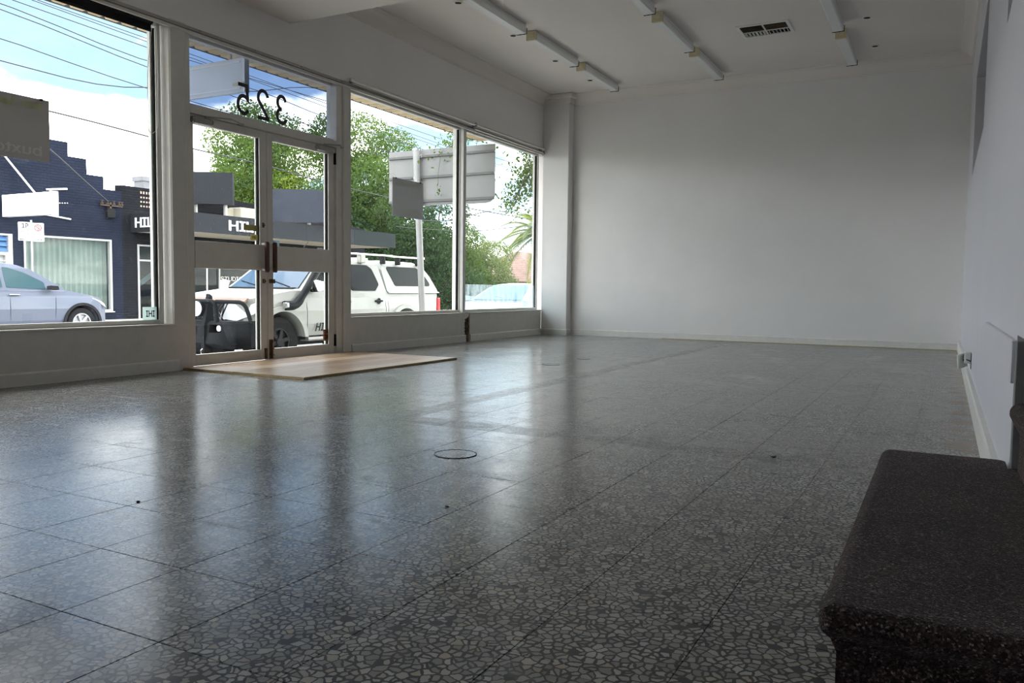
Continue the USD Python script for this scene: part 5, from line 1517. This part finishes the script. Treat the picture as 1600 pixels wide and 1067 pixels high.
m_leaf_dark = leaf_mat('leaf_dark', [(0, (0.030, 0.060, 0.026)), (.6, (0.055, 0.095, 0.036)), (1, (0.13, 0.18, 0.06))], .40)
m_leaf_mid = leaf_mat('leaf_mid', [(0, (0.055, 0.095, 0.028)), (.55, (0.10, 0.155, 0.042)), (1, (0.22, 0.27, 0.075))], .45)
m_leaf_yellow = leaf_mat('leaf_yellow', [(0, (0.16, 0.22, 0.04)), (.6, (0.25, 0.31, 0.055)), (1, (0.34, 0.38, 0.09))], .5)
m_leaf_grey = leaf_mat('leaf_grey_green', [(0, (0.11, 0.15, 0.075)), (.6, (0.17, 0.22, 0.11)), (1, (0.25, 0.29, 0.15))], .4)
m_bark = speckled('bark', (0.10, 0.075, 0.055), .3, 12, .9)


def leaves(centers, size, rng, aspect=.62, droop=0.0):
    n = len(centers)
    a = rng.normal(size=(n, 3)); a[:, 2] -= droop; a /= np.linalg.norm(a, axis=1, keepdims=True)
    b = rng.normal(size=(n, 3)); b -= (b * a).sum(1, keepdims=True) * a; b /= np.linalg.norm(b, axis=1, keepdims=True)
    c = np.cross(a, b)
    s = (size * rng.uniform(.6, 1.25, n))[:, None]
    p0, p2 = centers - a * s * .5, centers + a * s * .5
    k = centers + c * s * .10
    p1, p3 = k + b * s * aspect * .5, k - b * s * aspect * .5
    v = np.stack([p0, p1, p2, p3], 1).reshape(-1, 3)
    i = np.arange(n)[:, None] * 4
    f = np.concatenate([i + [0, 1, 2], i + [0, 2, 3]], 0)
    return trimesh.Trimesh(v, f, process=False)


def crown(blobs, n, size, rng, clump=1.0):
    """Leaves over a set of blobs, thinned into clumps so that the sky shows through between."""
    B = np.array(blobs, float)
    vol = B[:, 3] * B[:, 4] * B[:, 5]
    k = rng.choice(len(B), int(n * 2.6), p=vol / vol.sum())
    d = rng.normal(size=(len(k), 3)); d /= np.linalg.norm(d, axis=1, keepdims=True)
    r = rng.uniform(.45, 1.0, len(k)) ** .6
    p = B[k, :3] + d * r[:, None] * B[k, 3:]
    keep = meshkit.noise(p * clump * 1.1 + 31, 3) + .35 * meshkit.noise(p * clump * 2.7, 5) > .50
    return leaves(p[keep][:n], size, rng)


def tree(label, base, blobs, n, size, mat, seed, name='leafy_tree', clump=1.0, trunk_r=.22, branches=7, group=None):
    rng = np.random.default_rng(seed)
    base = np.array(base, float)
    o = thing(name, label, 'tree', base, group)
    B = np.array(blobs, float)
    cm = (B[:, :3]).mean(0)
    fork = base + np.array([(cm[0] - base[0]) * .4, (cm[1] - base[1]) * .4, max(.8, (B[:, 2].min() - base[2]) * .55)])
    w = MB().add(tubem([base, (base + fork) / 2 + rng.normal(0, .08, 3), fork], [trunk_r, trunk_r * .8, trunk_r * .62], 9))
    obj('trunk', w, m_bark, o)
    for k in range(branches):
        b = B[k % len(B)]
        e = b[:3] + rng.normal(0, .35, 3) * b[3:]
        mid = (fork + e) / 2 + rng.normal(0, .25, 3)
        obj('branch', MB().add(tubem([fork, mid, e], [trunk_r * .45, trunk_r * .28, trunk_r * .10], 6)), m_bark, o)
    obj('foliage', crown(blobs, n, size, rng, clump), mat, o, smooth=False, kind='stuff')
    return o


def ring_blobs(c, R, h, n, seed, s=.55):
    rng = np.random.default_rng(seed)
    out = [(*c, R * .75, R * .75, h * .45)]
    for k in range(n):
        a = rng.uniform(0, 2 * math.pi); zz = rng.uniform(-.5, .5)
        rr = R * math.sqrt(max(.1, 1 - (zz * 1.6) ** 2)) * .72
        out.append((c[0] + rr * math.cos(a), c[1] + rr * math.sin(a), c[2] + zz * h, R * s * rng.uniform(.7, 1.1), R * s * rng.uniform(.7, 1.1), h * .26 * rng.uniform(.8, 1.2)))
    return out


tree('tall rounded green tree behind the doors, its crown under the house number', (-29, 37.5, GZ), ring_blobs((-29.0, 37.5, 6.9), 5.0, 7.2, 13, 1), 44000, .18, m_leaf_mid, 11, trunk_r=.3)
tree('bright green tree between the pillar and the road sign', (-25.2, 39, GZ), ring_blobs((-25.2, 39.0, 5.2), 3.5, 8.2, 12, 2), 42000, .165, m_leaf_mid, 12, trunk_r=.28)
tree('dark green tree behind the leaning pole, reaching down to the pickup canopy', (-20.6, 38.5, GZ), ring_blobs((-20.6, 38.8, 2.3), 2.9, 5.4, 12, 3), 40000, .16, m_leaf_dark, 13, trunk_r=.2)
tree('darker broad tree filling the gap between pickup roof and canopy end', (-24.0, 35.2, GZ), ring_blobs((-24.3, 36.2, 2.3), 3.2, 5.6, 12, 4), 40000, .17, m_leaf_dark, 14, trunk_r=.2)
tree('low yellow green tree behind the charcoal shop parapet', (-31, 31.5, GZ), ring_blobs((-30.8, 31.8, 4.3), 3.0, 4.6, 9, 5), 26000, .17, m_leaf_yellow, 15)
tree('yellow green bushy tree just above the slate sign box', (-30, 35.5, GZ), ring_blobs((-29.5, 34.5, 4.8), 3.0, 4.0, 9, 6), 26000, .17, m_leaf_yellow, 16)
tree('pale grey green shrubby tree left of the terracotta roof', (-19.6, 44.5, GZ), ring_blobs((-19.9, 44.3, 1.3), 2.5, 3.9, 10, 7), 26000, .135, m_leaf_grey, 17, trunk_r=.12)
tree('small dark bush at the mullion between the two right panes', (-19.2, 40.5, GZ), ring_blobs((-19.5, 41.3, 1.3), 1.7, 4.4, 8, 8), 12000, .14, m_leaf_mid, 18, trunk_r=.1)
tree('yellowish garden bush in front of the palm', (-15.5, 45, GZ), ring_blobs((-15.4, 44.5, .6), 2.3, 2.6, 8, 9), 7000, .15, m_leaf_yellow, 19, name='garden_bush', trunk_r=.08)
# street tree at the right: trunk hidden by the pilaster, hanging sprays over the sign
rng = np.random.default_rng(21)
nt = thing('street_tree', 'street tree at the right with leafy sprays hanging in front of the road sign', 'tree', (-1.0, 15.0, -.1))
TB = np.array([-1.0, 15.0, -.1])
obj('trunk', MB().add(tubem([TB, TB + [.1, -.1, 2.2], TB + [0, -.3, 4.0]], [.16, .13, .10], 9)), m_bark, nt)
sprays = [((-1.3, 13.6, 4.2), (-2.15, 12.15, 3.15)), ((-1.2, 13.6, 4.2), (-1.75, 12.2, 3.25)), ((-1.0, 13.6, 4.1), (-1.30, 12.4, 3.35)), ((-1.0, 13.8, 4.0), (-.85, 12.6, 3.10)),
          ((-.9, 13.4, 3.7), (-.70, 12.5, 2.75)), ((-.8, 13.4, 3.5), (-.60, 12.6, 2.45)), ((-.9, 13.2, 3.0), (-.95, 12.5, 2.20)), ((-.9, 13.2, 2.9), (-1.05, 12.4, 2.02)),
          ((-.7, 13.3, 3.0), (-.55, 12.7, 2.0)), ((-1.3, 13.2, 3.9), (-2.25, 11.95, 2.98)), ((-.6, 13.0, 3.3), (-.45, 12.6, 2.9)), ((-.9, 13.4, 3.9), (-1.05, 12.2, 3.30)), ((-.6, 13.4, 2.9), (-.75, 12.8, 2.55))]
cs_, bm = [], []
for i, (a, e) in enumerate(sprays):
    a, e = np.array(a), np.array(e)
    mid = (a + e) / 2 + [0, 0, .25] + rng.normal(0, .06, 3)
    ts = np.linspace(0, 1, 14)[:, None]
    path = (1 - ts) ** 2 * a + 2 * ts * (1 - ts) * mid + ts ** 2 * e
    obj('branch', MB().add(tubem(np.vstack([TB + [0, -.3, 3.9], path]), np.linspace(.03, .004, 15), 5)), m_bark, nt)
    n = 300
    t = rng.uniform(.30, 1.0, n)[:, None]
    pts = (1 - t) ** 2 * a + 2 * t * (1 - t) * mid + t ** 2 * e
    cs_.append(pts + rng.normal(0, 1, (n, 3)) * [.13, .13, .11])
cs_.append(rng.normal(0, 1, (1500, 3)) * [.9, .9, .7] + [-1.0, 14.6, 4.6])
obj('foliage', leaves(np.vstack(cs_), .068, rng, .6, .5), m_leaf_mid, nt, smooth=False, kind='stuff')
# thin hanging vine tip before the sign
obj('hanging_tip', MB().add(tubem([(-2.18, 12.0, 3.0), (-2.19, 11.95, 2.7), (-2.20, 11.95, 2.40)], .003, 4)).add(leaves(np.array([-2.2, 11.95, 2.42]) + rng.normal(0, .035, (9, 3)), .07, rng, .6, .5)), m_leaf_mid, nt, smooth=False, kind='stuff')

# palm at the far right
pm = thing('palm_tree', 'tall palm with drooping fronds at the far right of the end pane', 'palm', (-18.9, 50, GZ))
rng = np.random.default_rng(33)
PC = np.array([-18.9, 50.0, 4.5])
obj('trunk', MB().add(tubem([(-18.9, 50, GZ), (-18.9, 50, 2), PC], [.36, .32, .34], 12)), m_bark, pm)
for k in range(36):
    az = k * 2.399; el = rng.uniform(-.35, 1.15)
    Ln = rng.uniform(3.4, 4.4)
    d0 = np.array([math.cos(az), math.sin(az), 0])
    ts = np.linspace(0, 1, 16)
    p = PC + np.outer(ts * Ln * math.cos(el) * .95, d0) + np.outer(ts * Ln * math.sin(el) - 2.6 * ts ** 2 * (.6 + .4 * math.cos(el)), [0, 0, 1])
    side = np.cross(d0, [0, 0, 1.0])
    vs, fs = [], []
    for i in range(1, 16):
        for s in (1, -1):
            for h in (0, .33, .67):
                c = p[i] * (1 - h) + p[i - 1] * h
                tdir = p[i] - p[i - 1]; tdir /= np.linalg.norm(tdir)
                lng = .62 * math.sin(math.pi * (.12 + .85 * ts[i])) + .08
                tip = c + side * s * lng * .75 + tdir * lng * .55 + [0, 0, -.22 * lng]
                b0 = len(vs)
                vs += [c - tdir * .055, c + tdir * .055, tip]
                fs.append([b0, b0 + 1, b0 + 2])
    fr_ = obj('frond', trimesh.util.concatenate([trimesh.Trimesh(np.array(vs), np.array(fs), process=False), tubem(p, np.linspace(.03, .006, 16), 4)]), m_leaf_grey, pm, smooth=False)
ya = thing('yucca', 'spiky yucca plant left of the palm', 'plant', (-17.2, 46, GZ))
vs, fs = [], []
YC = np.array([-17.2, 46.0, 2.1])
for k in range(90):
    d = rng.normal(size=3); d[2] = abs(d[2]) * .8 - .15; d /= np.linalg.norm(d)
    s_ = np.cross(d, [0, 0, 1.0]); s_ /= np.linalg.norm(s_)
    b0 = len(vs); l = rng.uniform(.7, 1.05)
    vs += [YC - s_ * .05, YC + s_ * .05, YC + d * l + [0, 0, -.12]]; fs.append([b0, b0 + 1, b0 + 2])
obj('leaf_rosette', trimesh.Trimesh(np.array(vs), np.array(fs), process=False), m_leaf_grey, ya, smooth=False, kind='stuff')
obj('stem', MB().add(tubem([(-17.2, 46, GZ), YC], .10, 8)), m_bark, ya)

# houses
m_tile = M('terracotta_tiles', {'g': ('geometry', {}), 'mp': ('mapping', {'scale': (1, 1, 1)}), 'w': ('wave_texture', {'wave_type': 'bands', 'bands_direction': 'z', 'profile': 'saw', 'scale': 1.75}),
                                'n': ('noise_texture', {'scale': 3.0, 'detail': 4.0}), 'r': ('rgb_ramp', {'ramp': [(.3, (0.17, 0.095, 0.075)), (.7, (0.26, 0.165, 0.135))]}),
                                'r2': ('rgb_ramp', {'ramp': [(0, (.55, .5, .5)), (.3, (1, 1, 1))]}), 'mu': ('mix', {'mix_type': 'multiply', 'fac': 1.0}), 'p': ('principled_bsdf', {'roughness': .8})},
           [('g.position', 'w.vector'), ('g.position', 'n.vector'), ('n.fac', 'r.fac'), ('w.fac', 'r2.fac'), ('r.color', 'mu.color1'), ('r2.color', 'mu.color2'), ('mu.color', 'p.base_color')])


def house(label, x0, x1, y0, y1, zw, zr, wallmat):
    o = thing('house', label, 'house', ((x0 + x1) / 2, (y0 + y1) / 2, GZ))
    obj('wall', MB().box(x0, x1, y0, y1, GZ - .1, zw), wallmat, o)
    e = .45
    xm = (x0 + x1) / 2; ins = min((x1 - x0) / 2, (y1 - y0) / 2)
    obj('roof', hull([(x0 - e, y0 - e, zw), (x1 + e, y0 - e, zw), (x0 - e, y1 + e, zw), (x1 + e, y1 + e, zw), (xm, y0 + ins, zr), (xm, y1 - ins, zr), (x0 - e, y0 - e, zw - .15), (x1 + e, y1 + e, zw - .15)]), m_tile, o, smooth=False)
    obj('window', MB().box((x0 + x1) / 2 - .8, (x0 + x1) / 2 + .8, y0 - .06, y0 + .02, GZ + .9, GZ + 2.1), m_carglass, o)
    obj('window', MB().box(x1 - .02, x1 + .06, (y0 + y1) / 2 - .8, (y0 + y1) / 2 + .8, GZ + .9, GZ + 2.1), m_carglass, o)


house('house with terracotta tiled hip roof beyond the shrubs at the right', -29, -20.2, 53, 64, 1.25, 3.7, m_redbrick)
house('brick house half hidden by trees behind the leaning pole', -30, -22.3, 41.5, 48, 1.9, 4.2, m_redbrick)
# garden fence and verge plants along the far side, right of the shops
obj('garden_hedge', crown([(-18.9, y, .1, .9, 1.6, .9) for y in range(33, 62, 2)], 9000, .12, np.random.default_rng(41), 1.5), m_leaf_dark, label='low clipped hedge along the far footpath beyond the shops', cat='hedge', kind='stuff')
